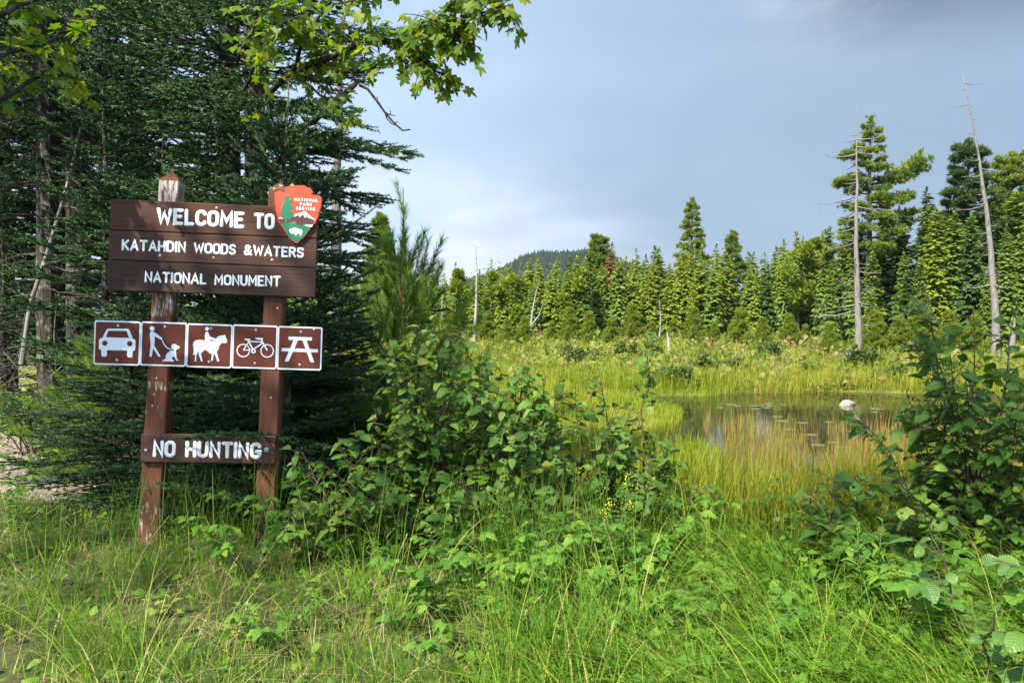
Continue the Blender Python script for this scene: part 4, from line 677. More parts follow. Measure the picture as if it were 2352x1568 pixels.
M_PAD = plain("lily_pad", (0.075, 0.095, 0.025), 0.45, 0.3, noise=(0.11, 0.11, 0.035), nscale=2, coord="Object")
pads = [disc_pad(k, .13 + .03 * k).mesh("lily_pad", M_PAD) for k in range(3)]
r = np.random.default_rng(8); cnt = 0
for (px, py, n, sx_, lab) in [(1735, 932, 9, .7, "floating lily pad in the patch left of the pale rock"), (1870, 962, 6, .7, "floating lily pad below and left of the pale rock"), (1925, 1022, 4, .5, "floating lily pad among the reddish rushes"), (1850, 995, 3, .5, "floating lily pad between two patches in mid pond"), (2020, 945, 4, .6, "floating lily pad right of the pale rock")]:
    Y = float(-(WATER - CAM[2]) / math.tan(math.atan((py - 784) / FX) + PITCH)); q = P(px, py, Y)
    for k in range(n):
        o = link("lily_pad", pads[k % 3], label=lab, category="lily pad", group="lily pads on the pond"); o.location = (q[0] + r.normal(0, sx_), Y + r.normal(0, .35), WATER + .004 + .0012 * (cnt % 9)); o.rotation_euler = (0, 0, r.uniform(0, 6.28)); cnt += 1
# ================================================================ ENTRANCE SIGN
SROT = Euler((-0.0377, 0.0341, 0.0933), "XYZ")
sign = thing("entrance_sign", "brown wooden welcome sign on two posts with pictogram plates and a red arrowhead badge", "sign", (-2.1185, 5.5545, 1.2339)); sign.rotation_euler = SROT
def paint_wood(name, col, worn=None, amount=0.0, zones=None, grain=0.25):
    """brown stained wood; worn grey wood shows through in patches (object space, metres)"""
    m, t, out = new_mat(name); p = t.new("ShaderNodeBsdfPrincipled"); p.inputs["Roughness"].default_value = 0.68; p.inputs["Specular IOR Level"].default_value = 0.14
    oc = t.new("ShaderNodeTexCoord").outputs["Object"]
    return m, t, out, p, oc
def post_mat(name, seed, worn_zones):
    m, t, out, p, oc = paint_wood(name, None)
    gr = t.noise(t.mapping(oc, (26, 26, 1.6), loc=(seed, 0, 0)), 3.0, 6, 0.65, 0.3)
    col = t.mix(t.smooth(gr, 0.3, 0.72), (0.070, 0.026, 0.014), (0.115, 0.047, 0.025))
    grey = t.mix(t.smooth(gr, 0.35, 0.65), (0.17, 0.135, 0.105), (0.40, 0.36, 0.32))
    sp = t.new("ShaderNodeSeparateXYZ"); t.link(oc, sp.inputs[0]); z = sp.outputs[2]
    pn = t.noise(t.mapping(oc, (16, 16, 3.0), loc=(0, seed, 0)), 2.6, 6, 0.62, 0.2)
    mask = None
    for z0, z1, z2, z3, amt in worn_zones:
        zz = t.math("MULTIPLY", t.smooth(z, z0, z1), t.smooth(z, z3, z2)); e = t.math("MULTIPLY", t.smooth(t.math("ADD", pn, t.math("MULTIPLY", zz, amt)), 0.66, 0.74), zz)
        mask = e if mask is None else t.math("MAXIMUM", mask, e)
    if mask is not None: col = t.mix(mask, col, grey)
    b = t.new("ShaderNodeBump"); b.inputs["Strength"].default_value = 0.35; b.inputs["Distance"].default_value = 0.004; t.link(gr, b.inputs["Height"]); t.link(b.outputs[0], p.inputs["Normal"])
    t.link(col, p.inputs["Base Color"]); t.link(p.outputs[0], out.inputs["Surface"]); return m
M_POSTL = post_mat("worn_brown_post", 3.0, [(1.10, 1.12, 1.29, 1.30, .26), (.30, .36, .52, .60, .18), (-.20, -.15, -.11, -.105, .15), (-1.5, -1.3, -1.02, -.72, .14), (-.45, -.30, -.28, -.24, .07)])
M_POSTR = post_mat("brown_post", 8.0, [(1.22, 1.25, 1.30, 1.33, .12)])
def plank_mat(name, c0, c1, seed, knots):
    m, t, out, p, oc = paint_wood(name, None)
    gr = t.noise(t.mapping(oc, (1.3, 8, 24), loc=(seed, 0, 0)), 3.2, 7, 0.66, 0.4)
    col = t.mix(t.smooth(gr, 0.28, 0.74), c0, c1)
    sc = t.noise(t.mapping(oc, (5, 1, 60), loc=(0, 0, seed)), 2.0, 6, 0.7); col = t.mix(t.math("MULTIPLY", t.smooth(sc, 0.66, 0.74), .35), col, (0.15, 0.12, 0.11))
    for kx, kz, kr in knots:
        mp = t.mapping(oc, (1, 0, 1.25), loc=(-kx, 0, -kz * 1.25)); ln = t.new("ShaderNodeVectorMath", operation="LENGTH"); t.link(mp, ln.inputs[0])
        d_ = t.math("ADD", ln.outputs["Value"], t.math("MULTIPLY", t.math("SUBTRACT", gr, .5), kr * .8))
        col = t.mix(t.math("MULTIPLY", t.smooth(d_, kr * 1.15, kr * .8), .7), col, (0.030, 0.014, 0.009)); col = t.mix(t.math("MULTIPLY", t.smooth(d_, kr * .6, kr * .35), .6), col, (0.10, 0.055, 0.035))
    b = t.new("ShaderNodeBump"); b.inputs["Strength"].default_value = 0.3; b.inputs["Distance"].default_value = 0.003; t.link(gr, b.inputs["Height"]); t.link(b.outputs[0], p.inputs["Normal"])
    t.link(col, p.inputs["Base Color"]); t.link(p.outputs[0], out.inputs["Surface"]); return m
PB0, PB1 = (0.046, 0.020, 0.013), (0.086, 0.039, 0.025)
M_WHITE = plain("routed_white_paint", (0.80, 0.81, 0.80), 0.55, 0.3, noise=(0.70, 0.71, 0.70), nscale=60)
M_STEEL = plain("galvanised_steel", (0.45, 0.45, 0.44), 0.4, 0.5, 0.8)
M_SIGNBROWN = plain("reflective_brown_sheet", (0.088, 0.021, 0.011), 0.5, 0.18, noise=(0.100, 0.026, 0.014), nscale=3)
M_SIGNWHITE = plain("reflective_white_sheet", (0.66, 0.70, 0.73), 0.4, 0.4, noise=(0.60, 0.64, 0.68), nscale=90)
M_SIGNBACK = plain("aluminium_plate", (0.35, 0.35, 0.35), 0.45, 0.5, 0.6)
M_RED = plain("badge_orange_red", (0.72, 0.055, 0.018), 0.42, 0.4); M_GREEN = plain("badge_green", (0.012, 0.130, 0.055), 0.42, 0.4)
M_BBROWN = plain("badge_brown", (0.075, 0.026, 0.016), 0.45, 0.4); M_BWHITE = plain("badge_white", (0.80, 0.79, 0.74), 0.45, 0.4)
M_GROOVESHADE = plain("groove_shadow_paint", (0.020, 0.011, 0.008), 0.7, 0.2)

def post(x0t, x1t, x0b, x1b, ztop, zpeak, depth, mat, dy=0.003):
    g_ = Geo(); zs = np.array([-1.75, -1.2, -.6, 0, .6, 1.1, ztop]); f = (zs - ztop) / (-1.24 - ztop); b = .009; V = []
    for z, u in zip(zs, f):
        a_, c_ = x0t + (x0b - x0t) * u, x1t + (x1b - x1t) * u; y0, y1 = dy, dy + depth
        V += [(a_ + b, y0, z), (c_ - b, y0, z), (c_, y0 + b, z), (c_, y1 - b, z), (c_ - b, y1, z), (a_ + b, y1, z), (a_, y1 - b, z), (a_, y0 + b, z)]
    V.append(((x0t + x1t) / 2, dy + depth / 2, zpeak)); n = len(zs); q = [[r_ * 8 + j, r_ * 8 + (j + 1) % 8, r_ * 8 + 8 + (j + 1) % 8, r_ * 8 + 8 + j] for r_ in range(n - 1) for j in range(8)]
    t_ = [[(n - 1) * 8 + j, (n - 1) * 8 + (j + 1) % 8, n * 8] for j in range(8)]
    g_.add(np.array(V), [np.array(q), np.array(t_)]); return g_.obj("post", mat, sign)
pl = post(-.380, -.242, -.443, -.300, 1.300, 1.372, .14, M_POSTL); pl["label"] = "left post, paint worn to grey wood at its top and foot"
pr = post(.366, .500, .343, .480, 1.268, 1.338, .14, M_POSTR); pr["label"] = "right post, evenly brown"
# planks
def plank(name, x0, x1, z0, z1, y0, y1, mat, bev=.006):
    g_ = Geo(); g_.box((x0, y0, z0), (x1, y1, z1), 0, bev); return g_.obj(name, mat, sign)
YB = -.038
p1 = plank("plank", -.680, .7185, .928, 1.1405, YB, .002, plank_mat("brown_plank_top", PB0, PB1, 1.0, [(-.46, 1.02, .012), (.24, .985, .014), (.0, 1.085, .010)]))
p2 = plank("plank", -.683, .718, .7215, .9245, YB + .0015, .002, plank_mat("brown_plank_middle", (0.042, 0.021, 0.015), (0.080, 0.041, 0.030), 5.0, [(.018, .764, .011)]))
p3 = plank("plank", -.686, .7175, .5105, .7180, YB + .0005, .002, plank_mat("brown_plank_bottom", (0.030, 0.016, 0.012), (0.060, 0.033, 0.025), 9.0, [(-.42, .68, .013), (.665, .64, .018)]))
p4 = plank("notice_plank", -.4255, .4805, -.6645, -.4630, YB, .002, plank_mat("brown_plank_notice", (0.046, 0.022, 0.016), (0.082, 0.040, 0.029), 13.0, [(-.035, -.648, .010)]), .010)

# --- routed letters: rounded strokes with a dark rim painted as the groove's shadow, one bead per stroke
def arc(cx, cy, rx, ry, a0, a1, n=7): return [(cx + rx * math.cos(rad(a0 + (a1 - a0) * k / n)), cy + ry * math.sin(rad(a0 + (a1 - a0) * k / n))) for k in range(n + 1)]
O_ = [(.0, .30)] + arc(.25, .24, .25, .24, 180, 360)[1:-1] + [(.5, .30), (.5, .70)] + arc(.25, .76, .25, .24, 0, 180)[1:-1] + [(.0, .70)]
GL = {"A": (.54, [[(0, 0), (.27, 1), (.54, 0)], [(.10, .30), (.44, .30)]]), "C": (.48, [arc(.25, .74, .24, .26, 15, 180) + arc(.25, .26, .24, .26, 180, 345)]),
 "D": (.48, [[(0, 0), (0, 1), (.20, 1)] + arc(.20, .72, .28, .28, 90, 0)[1:] + arc(.20, .28, .28, .28, 0, -90) + [(0, 0)]]), "E": (.42, [[(.42, 1), (0, 1), (0, 0), (.42, 0)], [(0, .52), (.34, .52)]]),
 "G": (.50, [arc(.25, .74, .25, .26, 15, 180) + arc(.25, .26, .25, .26, 180, 360) + [(.5, .42), (.30, .42)]]), "H": (.48, [[(0, 0), (0, 1)], [(.48, 0), (.48, 1)], [(0, .5), (.48, .5)]]),
 "I": (.0, [[(0, 0), (0, 1)]]), "K": (.46, [[(0, 0), (0, 1)], [(.44, 1), (.03, .46)], [(.13, .58), (.46, 0)]]), "L": (.40, [[(0, 1), (0, 0), (.40, 0)]]),
 "M": (.60, [[(0, 0), (.02, 1), (.30, .30), (.58, 1), (.60, 0)]]), "N": (.48, [[(0, 0), (0, 1), (.48, 0), (.48, 1)]]), "O": (.50, [O_ + [O_[0]]]),
 "P": (.46, [[(0, 0), (0, 1), (.22, 1)] + arc(.22, .74, .24, .26, 90, -90)[1:] + [(0, .48)]]), "R": (.47, [[(0, 0), (0, 1), (.22, 1)] + arc(.22, .75, .23, .25, 90, -90)[1:] + [(0, .5)], [(.24, .5), (.47, 0)]]),
 "S": (.46, [arc(.23, .76, .22, .24, 20, 250) + arc(.23, .25, .23, .25, 80, -160)]), "T": (.50, [[(0, 1), (.50, 1)], [(.25, 1), (.25, 0)]]), "U": (.48, [[(0, 1), (0, .26)] + arc(.24, .26, .24, .26, 180, 360)[1:] + [(.48, 1)]]),
 "V": (.52, [[(0, 1), (.26, 0), (.52, 1)]]), "W": (.74, [[(0, 1), (.17, 0), (.37, .78), (.57, 0), (.74, 1)]]),
 "&": (.58, [[(.56, 0), (.12, .66)] + arc(.25, .80, .16, .19, 200, -30, 9) + [(.06, .36)] + arc(.22, .22, .21, .22, 150, 330, 8) + [(.54, .42)]])}
def bead(g_, pts, r_, y, h, m=0, r0=0.5):
    """half-round bead along a polyline in the xz plane, bulging towards -y, round ends"""
    pts = [np.array(p_, float) for p_ in pts]; closed = np.linalg.norm(pts[0] - pts[-1]) < 1e-6; n = len(pts)
    nd = 6; th = np.linspace(0, math.pi, nd + 1); prof = np.c_[np.cos(th), np.sin(th)]
    dirs = [norm(pts[k + 1] - pts[k]) for k in range(n - 1)]; rings = []
    def ring(c, nrm, sc, hs): return [(c[0] + nrm[0] * q[0] * r_ * sc, y - h * q[1] * hs, c[1] + nrm[1] * q[0] * r_ * sc) for q in prof]
    for k in range(n):
        if closed: d0, d1 = dirs[k - 1] if k else dirs[-1], dirs[k] if k < n - 1 else dirs[0]
        else: d0, d1 = dirs[max(k - 1, 0)], dirs[min(k, n - 2)]
        n0, n1 = np.array([-d0[1], d0[0]]), np.array([-d1[1], d1[0]]); mi = norm(n0 + n1); sc = 1 / max(.55, float(mi @ n0))
        rings.append((pts[k], mi, sc, 1.0))
    R_ = [ring(*q) for q in rings]
    if not closed:
        for end in (0, 1):
            c = pts[0] if end == 0 else pts[-1]; d = -dirs[0] if end == 0 else dirs[-1]; nn = rings[0][1] if end == 0 else rings[-1][1]; caps = []
            for al in (30, 60, 84): caps.append(ring(c + d * r_ * math.sin(rad(al)), nn, math.cos(rad(al)), math.cos(rad(al)) ** .5))
            R_ = (caps[::-1] + R_) if end == 0 else (R_ + caps)
    V = np.array(R_).reshape(-1, 3); L = len(R_); w_ = nd + 1; i = np.arange(L - 1)[:, None] * w_; j = np.arange(nd)[None]
    g_.add(V, np.stack([i + j, i + j + 1, i + w_ + j + 1, i + w_ + j], -1).reshape(-1, 4), m, r0)
def word(parent, txt, a, b, h, y, sw=.108, name="letter", gap=.30, bulge=.0035, mat=None, groove=True):
    """letters between baseline points a and b (sign-local x,z); each letter is one object"""
    a = np.array(a); b = np.array(b); mat = mat or M_WHITE; hs = h * (1 - 2 * sw); r_ = h * sw
    ws = [GL[c][0] + 2 * sw for c in txt]; total = sum(ws) * 1.0; width = float(np.linalg.norm(b - a)); k_ = 1.0
    ad = [w_ * h for w_ in ws]; free = width - sum(ad); gap_ = free / max(1, len(txt) - 1)
    if gap_ < .02 * h: k_ = (width - .05 * h * (len(txt) - 1)) / sum(ad); gap_ = .05 * h
    e = (b - a) / width; up_ = np.array([-e[1], e[0]]); x = 0.0
    for c, w_ in zip(txt, ad):
        g_ = Geo()
        for si, st in enumerate(GL[c][1]):
            pts = [a + e * (x + (r_ + p_[0] * h * 1.0) * k_) + up_ * (r_ + p_[1] * hs) for p_ in st]
            if groove: bead(g_, pts, r_ * 1.22, y + .0006, .0012 + .0001 * si, 1)
            bead(g_, pts, r_, y - .0004, bulge + .00025 * si, 0)
        g_.obj(name, [mat, M_GROOVESHADE], parent, smooth=True); x += w_ * k_ + gap_
word(p1, "WELCOME", (-.372, .980), (.218, .976), .115, YB); word(p1, "TO", (.285, .975), (.424, .976), .113, YB)
word(p2, "KATAHDIN", (-.597, .788), (-.169, .789), .078, YB + .0015, .098); word(p2, "WOODS", (-.118, .789), (.169, .787), .076, YB + .0015, .098); word(p2, "&WATERS", (.221, .788), (.633, .785), .076, YB + .0015, .098)
word(p3, "NATIONAL", (-.438, .575), (-.023, .574), .077, YB + .0005, .098); word(p3, "MONUMENT", (.029, .572), (.480, .578), .076, YB + .0005, .098)
word(p4, "NO", (-.343, -.625), (-.193, -.625), .116, YB); word(p4, "HUNTING", (-.128, -.625), (.386, -.626), .116, YB)
# bolts and screws: washer + domed head
def bolt(parent, x, z, y, r_, name="bolt"):
    g_ = Geo(); a_ = np.arange(10) * 2 * np.pi / 10
    def rg(rr, yy): return np.c_[x + rr * np.cos(a_), np.full(10, yy), z + rr * np.sin(a_)]
    V = np.vstack([rg(r_, y), rg(r_, y - r_ * .18), rg(r_ * .62, y - r_ * .2), rg(r_ * .5, y - r_ * .6), rg(r_ * .2, y - r_ * .72), rg(r_ * .16, y - r_ * .45)]); q = []
    for k in range(5): q += [[k * 10 + j, k * 10 + 10 + j, k * 10 + 10 + (j + 1) % 10, k * 10 + (j + 1) % 10] for j in range(10)]
    g_.add(V, np.array(q)); return g_.obj(name, M_STEEL, parent, smooth=False)
for x, z in [(-.341, .765), (.415, .765)]: bolt(p2, x, z, YB + .001, .009)
bolt(p1, .028, 1.111, YB, .008); bolt(p2, .018, .764, YB + .001, .007)
bolt(p4, -.391, -.578, YB, .011); bolt(p4, .419, -.561, YB, .017)
for x, z in [(-.351, -.085), (-.372, -.275), (-.362, -.195)]: bolt(pl, x, z, .003, .006, "screw")
for x, z in [(.455, .43), (.43, -.20)]: bolt(pr, x, z, .003, .007, "screw")

# --- flat print: polygons in the sign plane
def poly(name, pts, y, mat, parent, thick=0.0):
    n = len(pts); me = bpy.data.meshes.new(name); ar = sum(pts[k][0] * pts[(k + 1) % n][1] - pts[(k + 1) % n][0] * pts[k][1] for k in range(n))
    if ar < 0: pts = pts[::-1]
    V = [(x, y, z) for x, z in pts]; F = [tuple(range(n))]
    if thick: V += [(x, y + thick, z) for x, z in pts]; F += [tuple(range(2 * n - 1, n - 1, -1))] + [((k + 1) % n, k, n + k, n + (k + 1) % n) for k in range(n)]
    me.from_pydata(V, [], F); me.materials.append(mat); me.update(); return link(name, me, parent)
def rrect(x0, x1, z0, z1, r_, n=5):
    o_ = []
    for cx, cz, a0 in ((x1 - r_, z1 - r_, 0), (x0 + r_, z1 - r_, 90), (x0 + r_, z0 + r_, 180), (x1 - r_, z0 + r_, 270)): o_ += arc(cx, cz, r_, r_, a0, a0 + 90, n)
    return o_
kinds = ["car", "walker", "horse", "bicycle", "picnic"]; labs = ["plate with a white car seen from the front", "plate with a person walking a dog on a leash", "plate with a rider on a horse", "plate with a bicycle", "plate with a picnic table, its white border chipped at the top right"]
for k, kn in enumerate(kinds):
    cx = -.773 + .3092 * (k + .5); x0, x1 = cx - .1535, cx + .1535; dz = (0, .002, -.001, .0015, .0005)[k]
    plate = poly("pictogram_plate", rrect(x0, x1, 0 + dz, .305 + dz, .014), -.0015, M_SIGNWHITE, sign, .003); plate["label"] = labs[k]
    poly("panel", rrect(x0 + .009, x1 - .009, .010 + dz, .295 + dz, .010), -.0022, M_SIGNBROWN, plate)
    for n_, (c_, pts) in enumerate(PICTO[kn]): poly("symbol", pts, -.0028 - .0004 * n_, M_SIGNWHITE if c_ == "w" else M_SIGNBROWN, plate)
    for x, z in SCREWS[2 * k:2 * k + 2]: bolt(plate, x, z, -.0021, .0085, "screw")
    if k == 4: poly("chip", [(.700, .296), (.722, .2955), (.712, .284), (.706, .290)], -.0030, M_SIGNWHITE, plate)
# --- arrowhead badge
ol = BADGE["outline"]
me_b = bpy.data.meshes.new("arrowhead_badge"); n = len(ol); cx, cz = .585, 1.11
ins = [(cx + (x - cx) * .975, cz + (z - cz) * .978) for x, z in ol]
V = [(x, -.062, z) for x, z in ins] + [(x, -.054, z) for x, z in ol] + [(x, -.0395, z) for x, z in ol]
ar = sum(ol[k][0] * ol[(k + 1) % n][1] - ol[(k + 1) % n][0] * ol[k][1] for k in range(n))
F = [tuple(range(n)), tuple(range(3 * n - 1, 2 * n - 1, -1))] + [((k + 1) % n + l * n, k + l * n, n + k + l * n, n + (k + 1) % n + l * n) for l in (0, 1) for k in range(n)]
if ar < 0: F = [f[::-1] for f in F]
me_b.from_pydata(V, [], F); me_b.materials.append(M_RED); me_b.update(); badge = link("arrowhead_badge", me_b, sign)
for key, nm, mt, yy in (("brown", "mountain", M_BBROWN, -.0630), ("snow", "snow", M_BWHITE, -.0642), ("snow2", "snow", M_BWHITE, -.0640), ("green", "meadow", M_GREEN, -.0636), ("tree", "sequoia", M_GREEN, -.0650), ("water", "lake", M_BWHITE, -.0646), ("bison", "bison", M_BWHITE, -.0648)):
    poly(nm, BADGE[key], yy, mt, badge)
for txt, a_, b_, h_ in (("NATIONAL", (.5598, 1.1800), (.719, 1.1797), .0208), ("PARK", (.5974, 1.1492), (.6807, 1.1495), .0205), ("SERVICE", (.5732, 1.1190), (.7034, 1.1184), .0208)):
    word(badge, txt, a_, b_, h_, -.0622, .135, bulge=.0008, mat=M_BWHITE, groove=False)
# ================================================================ NEAR VEGETATION
def spray(kind, L, n, nl, w, seed):
    """a needle-covered twig tip along +x"""
    r_ = np.random.default_rng(seed); V = []; F = []; T = []
    for k in range(n):
        x = L * (k + .5) / n; 
        if kind == "flat": a = (math.pi / 2) * (1 if k % 2 else -1) + r_.normal(0, .35) ; up_ = .25
        else: a = r_.uniform(0, 6.28); up_ = .15
        rd = np.array([0, math.sin(a), math.cos(a) + up_]); d = norm(np.array([r_.uniform(.5, .95), 0, 0]) + rd)
        l = nl * r_.uniform(.8, 1.15) * (1 - .35 * (x / L) ** 3); s_ = norm(np.cross(d, r_.normal(size=3))) * w / 2; b = len(V)
        V += [np.array([x, 0, 0]) + s_, np.array([x, 0, 0]) - s_, np.array([x, 0, 0]) + d * l]; F.append((b, b + 1, b + 2)); T += [x / L * .6] * 2 + [x / L]
    for yy, zz in ((w * .8, 0), (0, w * .8)):
        b = len(V); V += [np.array([0, yy, zz]), np.array([0, -yy, -zz]), np.array([L, 0, 0])]; F.append((b, b + 1, b + 2)); T += [0, 0, .4]
    V = np.array(V); return V, [np.array(F)], np.zeros((len(V), 3)), np.array(T)
SP_FIR = [spray("flat", 1.0, 17, .22, .085, k) for k in range(3)]
SP_SPR = [spray("round", 1.0, 18, .21, .088, k + 5) for k in range(3)]
def conifer(seed, H, R, base=.06, nwh=24, nbr=6, sp=SP_FIR, sl=.13, droop=.25, el0=-.12, el1=.75, pw=.8, gap=.075, trunk_r=None, tipw=.55, bare_in=.12, dead=0, second=True, zmax=None, twl=.42):
    r_ = np.random.default_rng(seed); tr = Geo(); cr = Geo(); trr = trunk_r or .014 * H
    wob = np.c_[r_.normal(0, .02, 8), r_.normal(0, .02, 8), np.zeros(8)]; tz = np.linspace(0, 1, 8); tpts = np.c_[np.zeros(8), np.zeros(8), tz * H] + wob * np.sin(tz * 3)[:, None]; tpts[0, 2] = -.3
    tr.tube(tpts, np.maximum(trr * (1 - tz) ** .85, .006) + .004, 9)
    Ps, Ds, Us, Ss, Rs, Ts = [], [], [], [], [], []
    for i in range(nwh):
        hz = H * (base + (1 - base) * (i / nwh) ** .92)
        if zmax and hz > zmax: break
        rel = min(.9999, (H - hz) / (H * (1 - base))); Lw = R * rel ** pw + .07
        for k in range(nbr + int(r_.integers(-1, 2))):
            az = 6.283 * (k + r_.random() * .8) / nbr + i * 2.4; L = Lw * r_.uniform(.48, 1.12); el = el0 + (el1 - el0) * (1 - rel) ** 1.5 + r_.normal(0, .15)
            d = np.array([math.cos(az), math.sin(az), 0]); h0 = hz + r_.normal(0, .03); tt = np.linspace(0, 1, 7)
            bp_ = np.array([0, 0, h0]) + d * (L * tt * math.cos(el))[:, None] + np.array([0, 0, 1]) * (L * (tt * math.sin(el) - droop * tt ** 2 + droop * .75 * tt ** 3.5))[:, None] + r_.normal(0, .012 * L, (7, 3)) * tt[:, None]
            tr.tube(bp_, np.linspace(max(.006, .010 * L + .003), .002, 7), 4, cap=False)
            brr = np.clip(.45 + r_.normal(0, .16), .02, .95)
            side = np.array([-d[1], d[0], 0]); nt = max(2, int(L * (1 - bare_in) / gap)); us = bare_in + (1 - bare_in) * (np.arange(nt) + r_.random(nt) * .6) / nt
            us = np.clip(us, 0, .98); pos = np.stack([np.interp(us, tt, bp_[:, c_]) for c_ in range(3)], -1); tan_ = norm(bp_[np.minimum((us * 6).astype(int) + 1, 6)] - bp_[np.minimum((us * 6).astype(int), 5)])
            sg = np.where(np.arange(nt) % 2 == 0, 1, -1); tl = (twl * L * (1 - us) ** .75 * np.minimum(1, us * 4) + sl * .9) * r_.uniform(.7, 1.1, nt)
            td = norm(tan_ * .75 + side * sg[:, None] * .85 + np.array([0, 0, 1]) * r_.normal(-.02, .12, nt)[:, None])
            for q in range(nt):
                m_ = max(1, int(round(tl[q] / (sl * .8))))
                for z_ in range(m_):
                    pz = pos[q] + td[q] * (z_ * sl * .8) - np.array([0, 0, .03 * (z_ * sl)])
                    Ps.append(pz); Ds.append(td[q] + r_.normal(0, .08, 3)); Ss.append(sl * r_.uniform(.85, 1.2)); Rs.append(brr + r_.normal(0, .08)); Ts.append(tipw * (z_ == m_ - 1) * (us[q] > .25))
                    if second and m_ > 1: 
                      for s2 in ((1, -1) if z_ else (sg[q],)):
                        Ps.append(pz); Ds.append(td[q] + np.cross(np.array([0, 0, 1]), td[q]) * s2 * .9); Ss.append(sl * r_.uniform(.75, 1.1)); Rs.append(brr + r_.normal(0, .08)); Ts.append(tipw * .5)
            na = max(2, int(L / (sl * .8)))
            for q in range(na):
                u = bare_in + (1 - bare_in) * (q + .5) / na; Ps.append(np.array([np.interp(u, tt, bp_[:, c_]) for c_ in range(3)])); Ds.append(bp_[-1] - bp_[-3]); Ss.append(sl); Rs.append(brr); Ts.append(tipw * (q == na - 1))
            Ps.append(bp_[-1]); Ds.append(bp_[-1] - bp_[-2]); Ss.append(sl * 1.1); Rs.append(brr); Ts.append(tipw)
    for k in range(int(max(1, .45 / sl))):      # leader
        Ps.append(np.array([0, 0, H - .4 + k * sl * .8])); Ds.append(np.array([.02, .01, 1.0])); Ss.append(sl); Rs.append(.6); Ts.append(tipw)
    for k in range(dead):
        z = r_.uniform(.02, base + .05) * H; az = r_.uniform(0, 6.28); l = R * r_.uniform(.2, .6); e = np.array([math.cos(az) * l, math.sin(az) * l, -.15 * l]); p0 = np.array([0, 0, z]); tr.tube([p0, p0 + e * .5 + [0, 0, .05], p0 + e], [.012, .007, .002], 4)
        for q in range(3): u = r_.uniform(.3, .9); c_ = p0 + e * u; tr.tube([c_, c_ + norm(e + r_.normal(0, .6, 3) * l) * l * .35], [.005, .0015], 3)
    Ps = np.array(Ps); Ds = np.array(Ds); Ss = np.array(Ss); M = frames(Ds, np.tile([0, 0, 1.0], (len(Ps), 1)) + r_.normal(0, .18, (len(Ps), 3))) * Ss[:, None, None]
    pk = r_.integers(0, 3, len(Ps)); Rs = np.clip(Rs, .01, .99); Ts = np.array(Ts)
    for k in range(3):
        T_ = sp[k]; sel = pk == k; n_ = sel.sum(); kk = len(T_[0])
        V = np.einsum("nij,kj->nki", M[sel], T_[0]) + Ps[sel][:, None]; F = (T_[1][0][None] + (np.arange(n_) * kk)[:, None, None]).reshape(-1, 3)
        cr.add(V.reshape(-1, 3), F, 0, np.repeat(Rs[sel], kk), (T_[3][None] * Ts[sel][:, None]).ravel())
    return tr, cr
def con_pair(name, *a_, mats=(None, None), **k_):
    tr, cr = conifer(*a_, **k_); return tr.mesh(name + "_trunk", mats[0] or M_BARK), cr.mesh(name + "_crown", mats[1])
def put(pair, name, label, px, Y, scale=1.0, rz=0.0, group=None, dz=0.0, tilt=(0, 0)):
    x = P(px, 784, Y)[0]; o = thing(name, label, "tree", (x, Y, gz(x, Y) + dz), group, rz); o.scale = (scale,) * 3 if np.isscalar(scale) else tuple(scale); o.rotation_euler = (tilt[0], tilt[1], rz)
    link("trunk", pair[0], o); link("crown", pair[1], o); return o
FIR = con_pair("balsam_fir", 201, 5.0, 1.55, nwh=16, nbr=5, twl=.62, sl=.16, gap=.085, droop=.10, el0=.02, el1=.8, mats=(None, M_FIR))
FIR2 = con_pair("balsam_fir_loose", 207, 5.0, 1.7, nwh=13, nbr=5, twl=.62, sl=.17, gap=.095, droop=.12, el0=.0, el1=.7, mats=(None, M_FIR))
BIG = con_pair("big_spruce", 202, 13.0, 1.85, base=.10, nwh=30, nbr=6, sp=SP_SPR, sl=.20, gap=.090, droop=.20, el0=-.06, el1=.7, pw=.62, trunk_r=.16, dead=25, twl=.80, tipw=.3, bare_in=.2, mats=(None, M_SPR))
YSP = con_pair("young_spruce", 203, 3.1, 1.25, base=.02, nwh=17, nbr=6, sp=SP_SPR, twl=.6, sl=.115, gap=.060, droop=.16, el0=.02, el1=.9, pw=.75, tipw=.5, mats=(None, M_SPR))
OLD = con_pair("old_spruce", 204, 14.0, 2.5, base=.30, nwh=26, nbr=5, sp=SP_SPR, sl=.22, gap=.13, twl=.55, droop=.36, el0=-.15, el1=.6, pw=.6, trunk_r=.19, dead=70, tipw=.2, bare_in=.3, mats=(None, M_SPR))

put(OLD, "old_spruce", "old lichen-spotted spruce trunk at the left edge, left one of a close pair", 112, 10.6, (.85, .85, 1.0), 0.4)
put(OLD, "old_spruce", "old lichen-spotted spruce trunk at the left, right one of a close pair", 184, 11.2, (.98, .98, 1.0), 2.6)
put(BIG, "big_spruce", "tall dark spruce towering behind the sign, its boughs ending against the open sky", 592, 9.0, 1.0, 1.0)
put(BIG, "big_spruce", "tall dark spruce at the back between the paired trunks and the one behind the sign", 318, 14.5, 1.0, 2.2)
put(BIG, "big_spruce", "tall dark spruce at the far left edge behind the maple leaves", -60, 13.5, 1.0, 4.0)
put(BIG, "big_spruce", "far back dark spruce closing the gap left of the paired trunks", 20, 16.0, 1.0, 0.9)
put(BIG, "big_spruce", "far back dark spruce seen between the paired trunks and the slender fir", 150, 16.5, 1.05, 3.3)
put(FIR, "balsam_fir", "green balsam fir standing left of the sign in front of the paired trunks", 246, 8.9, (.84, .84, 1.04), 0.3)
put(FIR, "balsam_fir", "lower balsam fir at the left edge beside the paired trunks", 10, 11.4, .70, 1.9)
put(FIR2, "balsam_fir", "slender balsam fir between the sign's left post and the tall spruce", 345, 10.6, .98, 3.1)
